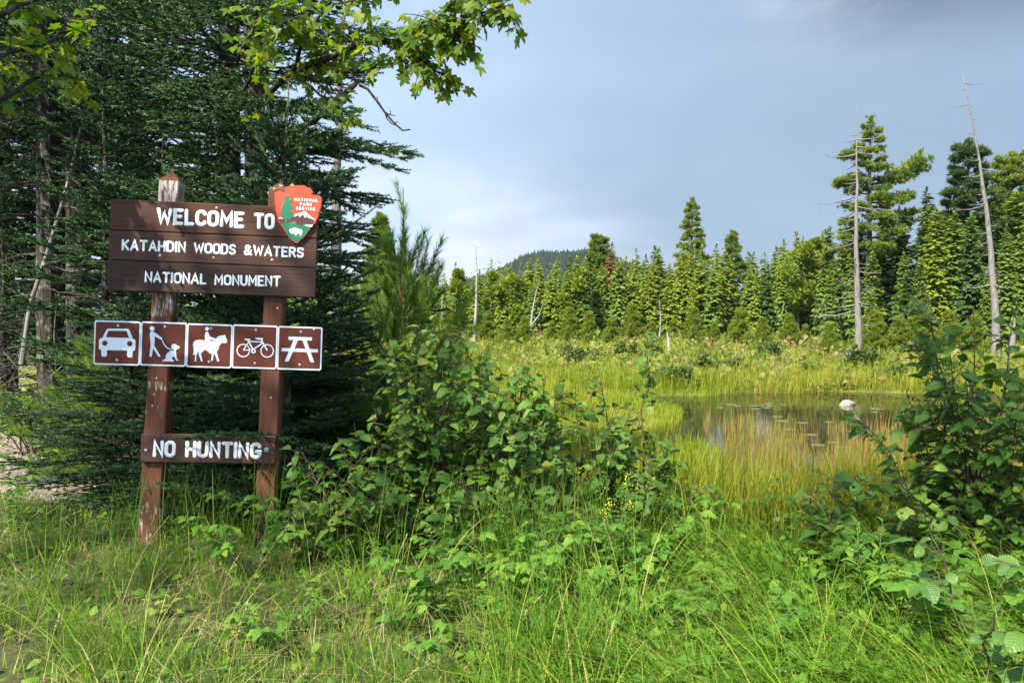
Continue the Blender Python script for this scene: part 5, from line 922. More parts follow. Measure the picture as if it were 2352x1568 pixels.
put(FIR2, "balsam_fir", "dim balsam fir deep in the wood behind the left end of the sign", 480, 12.6, 1.0, 5.0)
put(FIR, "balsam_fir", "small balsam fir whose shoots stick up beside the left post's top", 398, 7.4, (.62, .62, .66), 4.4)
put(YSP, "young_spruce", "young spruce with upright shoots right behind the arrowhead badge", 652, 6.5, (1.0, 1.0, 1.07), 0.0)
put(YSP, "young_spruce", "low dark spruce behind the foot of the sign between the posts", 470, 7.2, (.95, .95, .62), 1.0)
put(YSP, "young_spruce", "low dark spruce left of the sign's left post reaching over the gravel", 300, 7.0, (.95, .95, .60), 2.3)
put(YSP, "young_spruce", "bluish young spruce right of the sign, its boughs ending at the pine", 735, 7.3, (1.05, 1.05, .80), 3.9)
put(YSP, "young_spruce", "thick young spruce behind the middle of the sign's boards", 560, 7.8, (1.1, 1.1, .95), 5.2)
# upright leading shoots of the spruce behind the badge
r = np.random.default_rng(33); base_ = np.array([P(652, 784, 6.5)[0], 6.5, 0.0]); o = thing("spruce_leader", "long upright needle-covered shoots topping the young spruce behind the badge", "shoots", base_ + [0, 0, 2.55])
g = Geo(); gt = Geo(); q0 = np.zeros(3); LP = [(0, 0, 0, .02, 0, 1.0, .9)]
for k, (az, el, l) in enumerate([(0, 1.5, .85), (.3, 1.25, .62), (2.8, 1.3, .70), (-.2, .75, .60), (3.3, .70, .62), (1.2, .8, .5), (4.2, .9, .5), (.0, .45, .85), (3.0, .40, .70)]):
    b = np.array([0, 0, -.05 - .07 * k if k > 2 else -.02]); d = np.array([math.cos(az) * math.cos(el), math.sin(az) * math.cos(el), math.sin(el)]); tt = np.linspace(0, 1, 6)
    pts = b + d * (l * tt)[:, None] + np.array([0, 0, 1]) * (.12 * l * tt ** 2)[:, None]; gt.tube(pts, np.linspace(.012, .005, 6), 5)
    n = int(l * 520); u = r.random(n); pos = np.stack([np.interp(u, tt, pts[:, c_]) for c_ in range(3)], -1); a = r.normal(size=(n, 3)); a = norm(a - (a @ d)[:, None] * d); nd = norm(a * .9 + d * .75); s_ = norm(np.cross(nd, r.normal(size=(n, 3)))) * .0036
    V = np.stack([pos + s_, pos - s_, pos + nd * r.uniform(.018, .026, n)[:, None]], 1).reshape(-1, 3); g.add(V, np.arange(n * 3).reshape(-1, 3), 0, .5, .55)
M_SHOOTN = foliage("fresh_spruce_needles", [(0, (0.075, 0.135, 0.055)), (1, (0.11, 0.18, 0.07))], .25, .5, .3)
M_SHOOT = plain("shoot_bark", (0.13, 0.095, 0.04), 0.7, 0.2); gt.obj("stem", M_SHOOT, o); g.obj("needles", M_SHOOTN, o)

# --- white pine saplings with long needles
def long_tuft(seed, L, n, nl, w):
    r_ = np.random.default_rng(seed); x = L * (1 - r_.random(n) ** 1.4); a = r_.uniform(0, 6.28, n); sp_ = r_.uniform(.35, .85, n); d = norm(np.c_[np.cos(sp_), np.sin(sp_) * np.cos(a), np.sin(sp_) * np.sin(a)])
    s_ = norm(np.cross(d, r_.normal(size=(n, 3)))) * w / 2; P0 = np.c_[x, np.zeros(n), np.zeros(n)]; P1 = P0 + d * (nl * r_.uniform(.75, 1.1, n))[:, None] - np.array([0, 0, .12 * nl])
    V = np.stack([P0 + s_, P0 - s_, P1], 1).reshape(-1, 3); return V, [np.arange(3 * n).reshape(-1, 3)], np.zeros((3 * n, 3)), np.tile([0, 0, 1.0], n)
LT = [long_tuft(k, .30, 120, .115, .0060) for k in range(3)]
def pine_sapling(seed, H, R, nwh=9, leader=.80, base=.05):
    r_ = np.random.default_rng(seed); tr = Geo(); cr = Geo(); Ps, Ds, Ss = [], [], []
    tr.tube([(0, 0, -.2), (.01, 0, H * .5), (0, .01, H)], [.030, .018, .005], 7)
    def shoot(p0, d, l):
        n = max(1, int(l / .22)); 
        for k in range(n): Ps.append(p0 + d * (l * k / n)); Ds.append(d + r_.normal(0, .06, 3)); Ss.append(r_.uniform(.85, 1.1))
        tr.tube([p0, p0 + d * l], [.004, .002], 4)
    shoot(np.array([0, 0, H - leader]), np.array([0, 0, 1.0]), leader)
    for i in range(nwh):
        h = (H - leader) * (1 - (i / nwh) ** .95 * (1 - base)); rel = i / (nwh - 1); L = R * (.24 + .76 * rel ** .8); nb = r_.integers(5, 7)
        for k in range(nb):
            az = 6.283 * (k + .5 * r_.random()) / nb + i * 1.1; el = 1.15 - 1.0 * rel + r_.normal(0, .08); d = np.array([math.cos(az) * math.cos(el), math.sin(az) * math.cos(el), math.sin(el)]); l = L * r_.uniform(.75, 1.1)
            tt = np.linspace(0, 1, 6); pts = np.array([0, 0, h]) + d * (l * tt)[:, None] + np.array([0, 0, 1]) * (.25 * l * tt ** 2)[:, None]; tr.tube(pts, np.linspace(.009, .003, 6), 5)
            td = norm(pts[-1] - pts[-3]); shoot(pts[-1], td, .22)
            for q in range(int(l * 9)):
                u = r_.uniform(.25, 1.0); c_ = np.array([np.interp(u, tt, pts[:, z]) for z in range(3)]); sd = norm(np.cross(d, [0, 0, 1])) * (1 if q % 2 else -1); shoot(c_, norm(d * .75 + sd * r_.uniform(.4, .9) + np.array([0, 0, r_.uniform(.1, .5)])), r_.uniform(.18, .38) * (1.2 - .5 * u))
    Ps = np.array(Ps); Ds = np.array(Ds); M = frames(Ds, r_.normal(size=Ds.shape)) * np.array(Ss)[:, None, None]; pk = r_.integers(0, 3, len(Ps)); rn = np.clip(.45 + r_.normal(0, .2, len(Ps)), 0, .98)
    for k in range(3): cr.scatter(LT[k], Ps[pk == k], M[pk == k], rn[pk == k])
    return tr.mesh("pine_sapling_trunk", M_SHOOT), cr.mesh("pine_sapling_crown", M_PINE)
PS1 = pine_sapling(301, 3.15, 1.05, 9, .95); PS2 = pine_sapling(302, 2.0, .95, 7, .35)
x = P(926, 784, 8.0)[0]; z = P(926, 432, 8.0)[2]; H = z - gz(x, 8.0)
put(PS1, "pine_sapling", "young long-needled white pine with a tall leader right of the sign", 928, 8.0, (1.0, 1.0, H / 3.15), .4)
put(PS2, "pine_sapling", "soft bushy pine right behind the tall-leadered young pine", 1025, 9.0, (1.0, 1.0, 1.10), 1.7)
put(PS2, "pine_sapling", "soft-needled pine peeping out left of the pictogram plates", 262, 8.0, (.9, .9, .78), 2.9)
put(PS2, "pine_sapling", "low pine at the foot of the tall-leadered young pine", 850, 7.7, (.85, .85, .62), 4.0)

# --- leaves
def leaf_mesh(name, mat, seed, prof, L=1.0, Wd=1.0, fold=.12, droop=.22, pleat=.018, cols=5, serr=.03, holes=0):
    r_ = np.random.default_rng(seed); n = len(prof); us = np.linspace(-1, 1, cols); V = []; U = []
    for i, (tx, hw) in enumerate(prof):
        s_ = serr * (1 if i % 2 else -1) if 0 < i < n - 1 else 0
        for u in us: V.append((tx * L, u * (hw + s_) * Wd, fold * abs(u) * hw * 1.6 - droop * tx * tx - .10 * droop * u * u + pleat * (1 if i % 2 else -1) * (abs(u) > .3) + r_.normal(0, .008))); U.append((tx, u * hw, 0))
    q = [[i * cols + j, (i + 1) * cols + j, (i + 1) * cols + j + 1, i * cols + j + 1] for i in range(n - 1) for j in range(cols - 1)]
    for h_ in range(holes): q.pop(int(r_.integers(4, len(q) - 4)))
    return np.array(V), [np.array(q)], np.array(U), np.zeros(len(V))
PA = [(0, .02), (.10, .22), (.26, .36), (.44, .41), (.62, .36), (.80, .24), (.93, .10), (1.0, .012)]
PBR = [(0, .02), (.10, .20), (.26, .31), (.44, .32), (.62, .25), (.80, .15), (.92, .06), (1.0, .008)]
PNA = [(0, .01), (.15, .09), (.4, .13), (.65, .10), (.85, .05), (1.0, .005)]
POV = [(0, .02), (.10, .16), (.28, .28), (.48, .33), (.66, .30), (.82, .20), (.94, .08), (1.0, .01)]
def bake_leaf(name, T, mat, petiole=.14, pm=None):
    g_ = Geo(); g_.add(T[0], T[1], 0, 0, 0, T[2]); 
    if petiole: g_.tube([(-petiole, 0, -.03), (0, 0, 0), (.25, 0, T[0][10][2] - .008)], [.014, .012, .006], 3, 1, cap=False)
    return g_.mesh(name, [mat, pm or M_STEM], True)
TA = [leaf_mesh("a", None, k, PA, 1, [.92, .84, .98, .80, .90, .86][k], [.10, .26, -.10, .18, .34, .05][k], [.25, .12, .45, .62, .30, -.10][k], holes=[0, 0, 2, 0, 3, 1][k]) for k in range(6)]
TB = [leaf_mesh("b", None, k + 9, PBR, 1, 1, [.18, .05, .25][k], [.25, .45, .12][k]) for k in range(3)]
TN = [leaf_mesh("n", None, k + 19, PNA, 1, 1, .25, [.2, .5, -.1][k], 0, 3, 0) for k in range(3)]
TO_ = [leaf_mesh("o", None, k + 29, POV, 1, 1, [.2, .05, .3][k], [.2, .4, .05][k], .01, 5, .01) for k in range(3)]
ML_A = [bake_leaf("alder_leaf", T, M_ALDER) for T in TA]; ML_B = [bake_leaf("bramble_leaflet", T, M_BRAM, .05) for T in TB]
M_VIB = foliage("oval_leaf", [(0.0, (0.055, 0.130, 0.020)), (1.0, (0.100, 0.185, 0.030))], 0.4, 0.42, 0.45, veins=.4)
ML_N = [bake_leaf("narrow_leaf", T, M_BRAM, .03) for T in TN]; ML_O = [bake_leaf("oval_leaf", T, M_VIB, .10) for T in TO_]; ML_Y = [bake_leaf("yellow_leaf", T, M_YELL, .06) for T in TO_]
def maple_leaf(seed, sag):
    r_ = np.random.default_rng(seed); ang = [(-168, .30), (-140, .62), (-122, .50), (-100, .56), (-82, .40), (-62, .82), (-48, .70), (-38, .72), (-24, .46), (-14, .78), (0, 1.05)]
    o_ = [(a_, l * r_.uniform(.94, 1.06)) for a_, l in ang] + [(-a_, l * r_.uniform(.94, 1.06)) for a_, l in ang[-2::-1]]
    V = [(.0, 0, .02)]; 
    for a_, l in o_: x, y = l * math.cos(rad(a_)) * .95, l * math.sin(rad(a_)); V.append((x, y, .10 * abs(y) - sag * (x * x + .5 * y * y) + r_.normal(0, .015)))
    n = len(V) - 1; F = [(0, k + 1, k + 2) for k in range(n - 1)]
    V = np.array(V) + [.30, 0, 0]; return V, [np.array(F)], np.c_[V[:, 0], V[:, 1], np.zeros(len(V))], np.zeros(len(V))
TM = [maple_leaf(k, [.10, .3, .5, -.05][k]) for k in range(4)]
def bake_maple(T):
    g_ = Geo(); g_.add(T[0], T[1], 0, 0, 0, T[2]); g_.tube([(-.45, 0, .0), (0, 0, .01), (.32, 0, .02)], [.014, .012, .012], 3, 1, cap=False); return g_.mesh("maple_leaf", [M_MAPLE, M_SHOOT], False)
ML_M = [bake_maple(T) for T in TM]
TA_L = [leaf_mesh('al', None, k, PA[::2] + [PA[-1]], 1, .88, [.10, .26, -.10, .18, .34, .05][k], [.25, .12, .45, .62, .30, -.10][k], 0, 3, .02) for k in range(6)]
TB_L = [leaf_mesh('bl', None, k + 9, PBR[::2] + [PBR[-1]], 1, 1, [.18, .05, .25][k], [.25, .45, .12][k], 0, 3, .02) for k in range(3)]
TO_L = [leaf_mesh('ol', None, k + 29, POV[::2] + [POV[-1]], 1, 1, [.2, .05, .3][k], [.2, .4, .05][k], 0, 3, .01) for k in range(3)]
def place_leaves(root, meshes, tmpls, mat, Pw, M, limit=300, seed=0, score=None):
    """Pw, M in the root's local space. The nearest `limit` leaves are objects; the rest one mesh."""
    N = len(Pw); r_ = np.random.default_rng(seed); rw = np.array(root.location)
    sc = np.linalg.norm(Pw + rw - CAM, axis=1) if score is None else score
    order = np.argsort(sc); pick = r_.integers(0, len(meshes), N)
    for i in order[:limit]:
        o = bpy.data.objects.new("leaf", meshes[pick[i]]); COL.objects.link(o); o.parent = root
        m4 = np.eye(4); m4[:3, :3] = M[i]; m4[:3, 3] = Pw[i]; o.matrix_basis = Matrix(m4.tolist())
    tmpls = TA_L if tmpls is TA else TB_L if tmpls is TB else TO_L if tmpls is TO_ else tmpls
    rest = order[limit:]
    if len(rest):
        g_ = Geo(); rn = r_.random(N)
        for k in range(len(meshes)):
            s_ = rest[pick[rest] == k]; g_.scatter(tmpls[k], Pw[s_], M[s_], rn[s_])
        g_.obj("foliage", mat, root, smooth=True, kind="stuff")
def shrub(label, cat, px, Y, H, spread, nst, seed, leafL=.094, meshes=None, tmpls=None, mat=None, name="alder_shrub", tw=.070, lim=300, group=None, dens=1.0, lean=(0, 0), extra=(), low=.18, stem_r=.009, x=None):
    r_ = np.random.default_rng(seed); x = P(px, 784, Y)[0] if x is None else x; o = thing(name, label, cat, (x, Y, gz(x, Y)), group); st = Geo(); Pl, Dl, Ul, Sl = [], [], [], []
    stems = []
    for k in range(nst):
        az = 6.283 * (k + r_.random()) / nst; out_ = spread * r_.uniform(.25, 1.0); h = H * (1 - .50 * (out_ / spread) ** 2) * r_.uniform(.80, 1.0); stems.append((az, out_, h))
    stems += list(extra)
    def leaves_on(pts, n, sz, u0=.12):
        tt = np.linspace(0, 1, len(pts)); 
        for q in range(n):
            u = u0 + (1 - u0) * (q + .7 * r_.random()) / n; c_ = np.array([np.interp(u, tt, pts[:, z]) for z in range(3)]); i_ = min(int(u * (len(pts) - 1)), len(pts) - 2); d = norm(pts[i_ + 1] - pts[i_])
            hz = norm(np.array([d[0], d[1], 0]) + r_.normal(0, .25, 3) * [1, 1, 0] + 1e-6); sd = np.array([-hz[1], hz[0], 0]) * (1 if q % 2 else -1)
            ld = norm(hz * .65 + sd * r_.uniform(.3, 1.0) + np.array([0, 0, r_.uniform(-.45, .35)])); s_ = sz * r_.uniform(.45, 1.2) * (1 - .25 * (u > .9))
            Pl.append(c_ + ld * s_ * .12); Dl.append(ld); Ul.append(np.array([0, 0, 1]) + r_.normal(0, .38, 3) - .25 * norm(np.r_[0, 1, 0])); Sl.append(s_)
    for (az, out_, h) in stems:
        d = np.array([math.cos(az), math.sin(az), 0]); tt = np.linspace(0, 1, 8); b = np.array([r_.normal(0, .07), r_.normal(0, .07), -.06])
        pts = b + d * (out_ * tt ** 1.25)[:, None] + np.array([0, 0, 1]) * ((h + .06) * tt ** .9)[:, None] + np.array([lean[0], lean[1], 0]) * (tt ** 2)[:, None] + r_.normal(0, .018, (8, 3)) * np.sin(tt * 3.1)[:, None]
        st.tube(pts, np.linspace(stem_r, .0025, 8), 5); leaves_on(pts, max(3, int(h * .45 / .05 * dens)), leafL, .55)
        n_t = max(2, int(h * (1 - low) / tw * dens))
        for q in range(n_t):
            u = low + (.93 - low) * (q + r_.random()) / n_t; c_ = np.array([np.interp(u, tt, pts[:, z]) for z in range(3)]); a2 = az + r_.uniform(-1.9, 1.9); l = (.10 + .34 * (1 - u) + .08 * r_.random()) * min(1.0, .55 + .45 * spread); e = np.array([math.cos(a2), math.sin(a2), r_.uniform(.15, .75)]); e = norm(e)
            t3 = np.linspace(0, 1, 4); tp_ = c_ + e * (l * t3)[:, None] + np.array([0, 0, .10 * l]) * (t3 ** 2)[:, None]; st.tube(tp_, np.linspace(.004, .0016, 4), 3); leaves_on(tp_, max(2, int(l / .045)), leafL, .15)
    st.obj("stems", M_TWIG, o); Pl, Dl, Ul, Sl = map(np.array, (Pl, Dl, Ul, Sl))
    ok = Pl[:, 2] > .03; Pl, Dl, Ul, Sl = Pl[ok], Dl[ok], Ul[ok], Sl[ok]
    place_leaves(o, meshes or ML_A, tmpls or TA, mat or M_ALDER, Pl, frames(Dl, Ul) * Sl[:, None, None], lim, seed); return o
shrub("big leafy alder in the middle of the thicket right of the sign", "shrub", 1010, 5.7, 1.74, .70, 13, 1, low=.06, extra=[(1.5, .05, 1.74), (2.9, .25, 1.55)])
shrub("alder at the thicket's left end beside the sign's right post", "shrub", 835, 5.35, 1.14, .56, 10, 2, low=.06)
shrub("alder in the thicket with leaves low over the grass, right of the biggest one", "shrub", 1185, 5.5, 1.34, .60, 11, 3, low=.06)
shrub("bushy alder in the right half of the thicket before the yellow sedge", "shrub", 1340, 5.6, 1.20, .56, 10, 4, low=.06)
shrub("alder at the thicket's right end with one tall thin leafy shoot", "shrub", 1478, 5.35, .95, .40, 6, 5, extra=[(.3, .07, 1.56), (2.6, .16, 1.25)], leafL=.092)
shrub("low alder creeping out at the right foot of the thicket", "shrub", 1545, 5.2, .66, .36, 5, 6, leafL=.092)
shrub("low broad leaves at the left foot of the thicket by the right post", "shrub", 745, 5.1, .58, .36, 6, 7)
shrub("low alder hiding the ground at the thicket's front middle", "shrub", 1080, 5.0, .66, .52, 10, 8, low=.05)
shrub("low alder at the thicket's front right above the arching grass", "shrub", 1300, 5.1, .64, .48, 9, 9, low=.05)
shrub("tall dark alder at the right side overlapping the pond", "shrub", 2245, 4.7, 1.78, .55, 11, 11, dens=1.1, leafL=.092, extra=[(2.9, .40, 1.80), (2.5, .15, 1.72), (3.3, .72, 1.05)])
shrub("tall dark alder cut off by the right edge of the picture", "shrub", 2385, 4.4, 1.55, .46, 6, 12, leafL=.095, dens=.8)
shrub("low alder under the tall ones at the right", "shrub", 2160, 4.5, .62, .40, 5, 13, dens=.8)
shrub("small bright alder seedling standing alone in the grass before the pond", "shrub", 1960, 4.75, .82, .27, 6, 14, leafL=.105, lim=200, dens=1.2)
shrub("oval-leaved shrub close to the camera at the right edge", "shrub", 2345, 3.15, .92, .42, 6, 15, .105, ML_O, TO_, M_VIB, "oval_leaved_shrub", .10, 160)
shrub("yellowing leafy undergrowth bush on the far side of the gravel at the left", "shrub", 70, 9.3, 1.05, .80, 10, 16, .075, [bake_leaf("undergrowth_leaf", T, M_UNDER) for T in TO_], TO_, M_UNDER, "undergrowth_bush", .07, 300)
shrub("second leafy undergrowth bush nearer the low spruce left of the sign", "shrub", 195, 8.9, .95, .65, 9, 17, .07, [bake_leaf("undergrowth_leaf", T, M_UNDER) for T in TO_], TO_, M_UNDER, "undergrowth_bush", .07, 300)

# --- maples: one behind the sign with the bough overhanging the picture, one out of frame at the left
def limb_tree(label, base, limbs, trunk, seed, leafL, lim, crown_leaves=(), name="maple_tree", ldens=1.0):
    r_ = np.random.default_rng(seed); o = thing(name, label, "tree", base); wood = Geo(); b0 = np.array(base); Pl, Dl, Ul, Sl, Sc = [], [], [], [], []
    tpts, trad = trunk; wood.tube(np.array(tpts) - b0, trad, 10)
    for pts, r0, tw_l, n_t, vis in limbs:
        pts = np.array(pts, float) - b0; s_ = np.linspace(0, 1, len(pts)); f = np.linspace(0, 1, max(8, len(pts) * 3)); pp = np.stack([np.interp(f, s_, pts[:, z]) for z in range(3)], -1) + r_.normal(0, .012, (len(f), 3)); wood.tube(pp, np.linspace(r0, .004, len(f)), 6)
        for q in range(n_t):
            u = .12 + .88 * (q + r_.random()) / n_t; c_ = np.array([np.interp(u, f, pp[:, z]) for z in range(3)]); i_ = min(int(u * (len(f) - 1)), len(f) - 2); d = norm(pp[i_ + 1] - pp[i_]); l = tw_l * r_.uniform(.4, 1.1) * (1.1 - .6 * u)
            e = norm(d * .7 + r_.normal(0, .62, 3) * [1, 1, .7] + [0, 0, .08]); t3 = np.linspace(0, 1, 5); tp_ = c_ + e * (l * t3)[:, None] - np.array([0, 0, .16 * l]) * (t3 ** 2)[:, None]; wood.tube(tp_, np.linspace(.005, .002, 5), 4)
            nl = max(3, int(l / .048 * ldens))
            for k in range(nl):
                v = .12 + .88 * (k + r_.random()) / nl; lc = np.array([np.interp(v, t3, tp_[:, z]) for z in range(3)]); ld = norm(e * .6 + r_.normal(0, .6, 3) * [1, 1, .25] + [0, 0, -.55]); sz = leafL * r_.uniform(.65, 1.15)
                Pl.append(lc + ld * sz * .45); Dl.append(ld); Ul.append(np.array([0, -.25, .8]) + r_.normal(0, .45, 3)); Sl.append(sz); Sc.append(0 if vis else 1)
    wood.obj("trunk", M_MBARK, o, smooth=True); n_v = len(Pl)
    for c_, rr, n in crown_leaves:
        d = norm(r_.normal(size=(n, 3))); pos = np.array(c_) - b0 + d * (np.array(rr) * (r_.random(n) ** .5)[:, None]); Pl += list(pos); Dl += list(norm(r_.normal(0, 1, (n, 3)) + [0, 0, -.5])); Ul += list(np.array([0, 0, 1]) + r_.normal(0, .45, (n, 3))); Sl += list(leafL * r_.uniform(.9, 1.5, n)); Sc += [2] * n
    Pl, Dl, Ul, Sl, Sc = map(np.array, (Pl, Dl, Ul, Sl, Sc)); dist = np.linalg.norm(Pl + b0 - CAM, axis=1)
    place_leaves(o, ML_M, TM, M_MAPLE, Pl, frames(Dl, Ul) * Sl[:, None, None], lim, seed, Sc * 100 + dist); return o
tb = P(528, 784, 9.8); tb = np.array([tb[0], 9.8, 0.0]); j1 = P(528, 300, 9.8)
L1 = [j1, P(670, 168, 7.2), P(760, 128, 6.7), P(850, 95, 6.3)]
limbs = [(L1 + [P(940, 88, 6.0), P(1030, 60, 5.6), P(1105, 30, 5.4), P(1160, 12, 5.3)], .034, .42, 66, True),
         ([P(850, 95, 6.3), P(930, 120, 6.1), P(990, 150, 5.9), P(1020, 178, 5.8)], .012, .28, 26, True), ([P(940, 88, 6.0), P(1000, 40, 5.7), P(1060, 0, 5.5), P(1110, -40, 5.4)], .014, .36, 28, True),
         ([P(1000, 66, 5.7), P(1035, 85, 5.6), P(1065, 105, 5.5)], .008, .22, 16, True), ([P(670, 168, 7.2), P(720, 205, 6.9), P(770, 240, 6.7), P(800, 262, 6.6)], .012, .26, 15, True),
         ([P(670, 168, 7.2), P(690, 90, 6.8), P(740, 30, 6.4), P(840, -10, 6.0), P(930, -50, 5.8)], .02, .38, 30, True), ([P(560, 210, 7.6), P(600, 120, 7.0), P(640, 60, 6.5), P(700, 30, 6.1)], .018, .38, 24, True),
         ([P(528, 200, 9.7), P(560, 100, 7.6), P(600, 20, 6.6), P(620, -60, 6.2)], .02, .4, 22, True), ([P(560, 330, 7.9), P(600, 300, 7.3), P(640, 320, 7.0), P(690, 350, 6.9)], .007, .18, 5, True)]
limb_tree("dark maple behind the sign whose leafy bough arches across the top of the sky", tb, limbs, ([tb + [0, 0, -.3], tb + [0, 0, 2.5], tb + [.05, -.05, 5.0], tb + [0.2, -.2, 8.5]], [.17, .15, .12, .06]), 51, .078, 300,
          [((-3.2, 8.6, 8.2), (1.7, 1.6, 1.1), 500)])
b2 = np.array([-5.2, 2.6, 0.0])
limbs = [([b2 + [0, 0, 2.9], P(-60, 160, 4.6), P(40, 120, 5.0), P(130, 90, 5.4), P(230, 40, 5.8)], .03, .40, 18, True), ([b2 + [0, 0, 2.7], P(-40, 260, 4.8), P(60, 190, 5.2), P(150, 170, 5.5), P(205, 205, 5.8)], .022, .32, 14, True), ([b2 + [.5, .1, 8.0], (-5.0, .8, 9.4), (-5.6, -1.7, 10.3), (-6.4, -3.0, 10.8)], .07, .6, 14, False), ([b2 + [.4, .1, 7.4], (-3.8, .6, 9.2), (-2.9, -1.6, 10.4), (-2.2, -2.6, 10.6)], .07, .6, 14, False), ([b2 + [.5, .1, 8.2], (-6.2, .6, 9.8), (-8.2, -1.4, 10.6)], .06, .6, 12, False), ([b2 + [.2, 0, 5.2], (-6.0, 4.0, 6.6), (-6.6, 5.2, 7.4)], .05, .5, 10, False), ([b2 + [0, 0, 3.3], P(-30, 40, 4.8), P(60, 10, 5.2), P(150, -40, 5.5), P(260, -60, 5.8)], .022, .38, 18, True)]
limb_tree("maple whose leaves hang into the top left corner, unseen crown added for shade", b2, limbs, ([b2 + [0, 0, -.3], b2 + [0, 0, 3], b2 + [.3, 0, 6], b2 + [.6, .2, 9.5]], [.22, .19, .15, .05]), 52, .078, 220,
          [((-7.2, -1.6, 10.4), (3.0, 2.4, 1.5), 1500), ((-2.5, -2.4, 10.6), (1.9, 1.5, 1.1), 1100), ((-6.6, 5.2, 7.4), (1.9, 1.8, 1.4), 500)])  # unseen crown masses added out of frame to shade sign, alders and firs
# broken bough with a drooping bare twig, grey dead pole, thin pale dead stem
o = thing("broken_bough", "dead snapped bough with a bare twig drooping into the sky right of the tall spruce", "branch", P(600, 330, 9.2)); b0 = np.array(o.location); g = Geo()
g.tube(np.array([P(600, 330, 9.2), P(720, 280, 8.9), P(780, 225, 8.7), P(815, 195, 8.6), P(822, 185, 8.6)]) - b0, [.034, .034, .032, .030, .024], 7); g.obj("bough", M_MBARK, o)
g = Geo(); tw_ = [P(826, 196, 8.6), P(845, 205, 8.55), P(868, 235, 8.5), P(885, 260, 8.5), P(905, 283, 8.5), P(925, 300, 8.5), P(942, 298, 8.5)]; g.tube(np.array(tw_) - b0, np.linspace(.017, .008, 7), 5)
for a_ in ([(882, 256), (895, 264), (907, 266)], [(897, 264), (897, 254)], [(884, 258), (888, 272), (900, 285), (910, 288)], [(903, 283), (914, 280)], [(868, 235), (866, 222)]): g.tube(np.array([P(x_, y_, 8.5) for x_, y_ in a_]) - b0, np.linspace(.008, .005, len(a_)), 3)
g.obj("twig", M_MBARK, o)
snag("grey bark-less dead trunk showing along the right side of the tall spruce", np.array([P(768, 784, 12.5)[0], 12.5, -.3]), P(790, -40, 12.5), .085, .05, 61, 14, .1, .9, .6, M_DEAD, bend=-.05)
snag("thin pale dead stem leaning across the paired trunks at the left", P(50, 760, 9.6), P(243, -20, 10.2), .018, .010, 62, 10, .1, .9, .5, M_DEAD, bend=.12)
snag("thin dark bare stem rising between the fir and the tall spruce", np.array([P(322, 784, 9.6)[0], 9.6, 0]), P(372, -40, 10.0), .022, .012, 63, 8, .2, .9, .4, M_TWIG, bend=.1)
# dead brush and fallen twigs at the left behind the gravel
o = thing("dead_brush", "tangle of dead grey twigs under the trees at the left edge", "brush", (P(60, 784, 10.8)[0], 10.8, 0)); r = np.random.default_rng(71); g = Geo()
for k in range(70):
    p0 = np.array([r.uniform(-1.2, 1.4), r.uniform(-.5, .8), r.uniform(0, 1.6)]); d = norm(r.normal(0, 1, 3) + [0, 0, .4]); l = r.uniform(.3, 1.1); m_ = p0 + d * l * .5 + r.normal(0, .06, 3); g.tube([p0, m_, p0 + d * l], [.008, .006, .002], 4)
g.obj("twigs", M_DEAD, o)

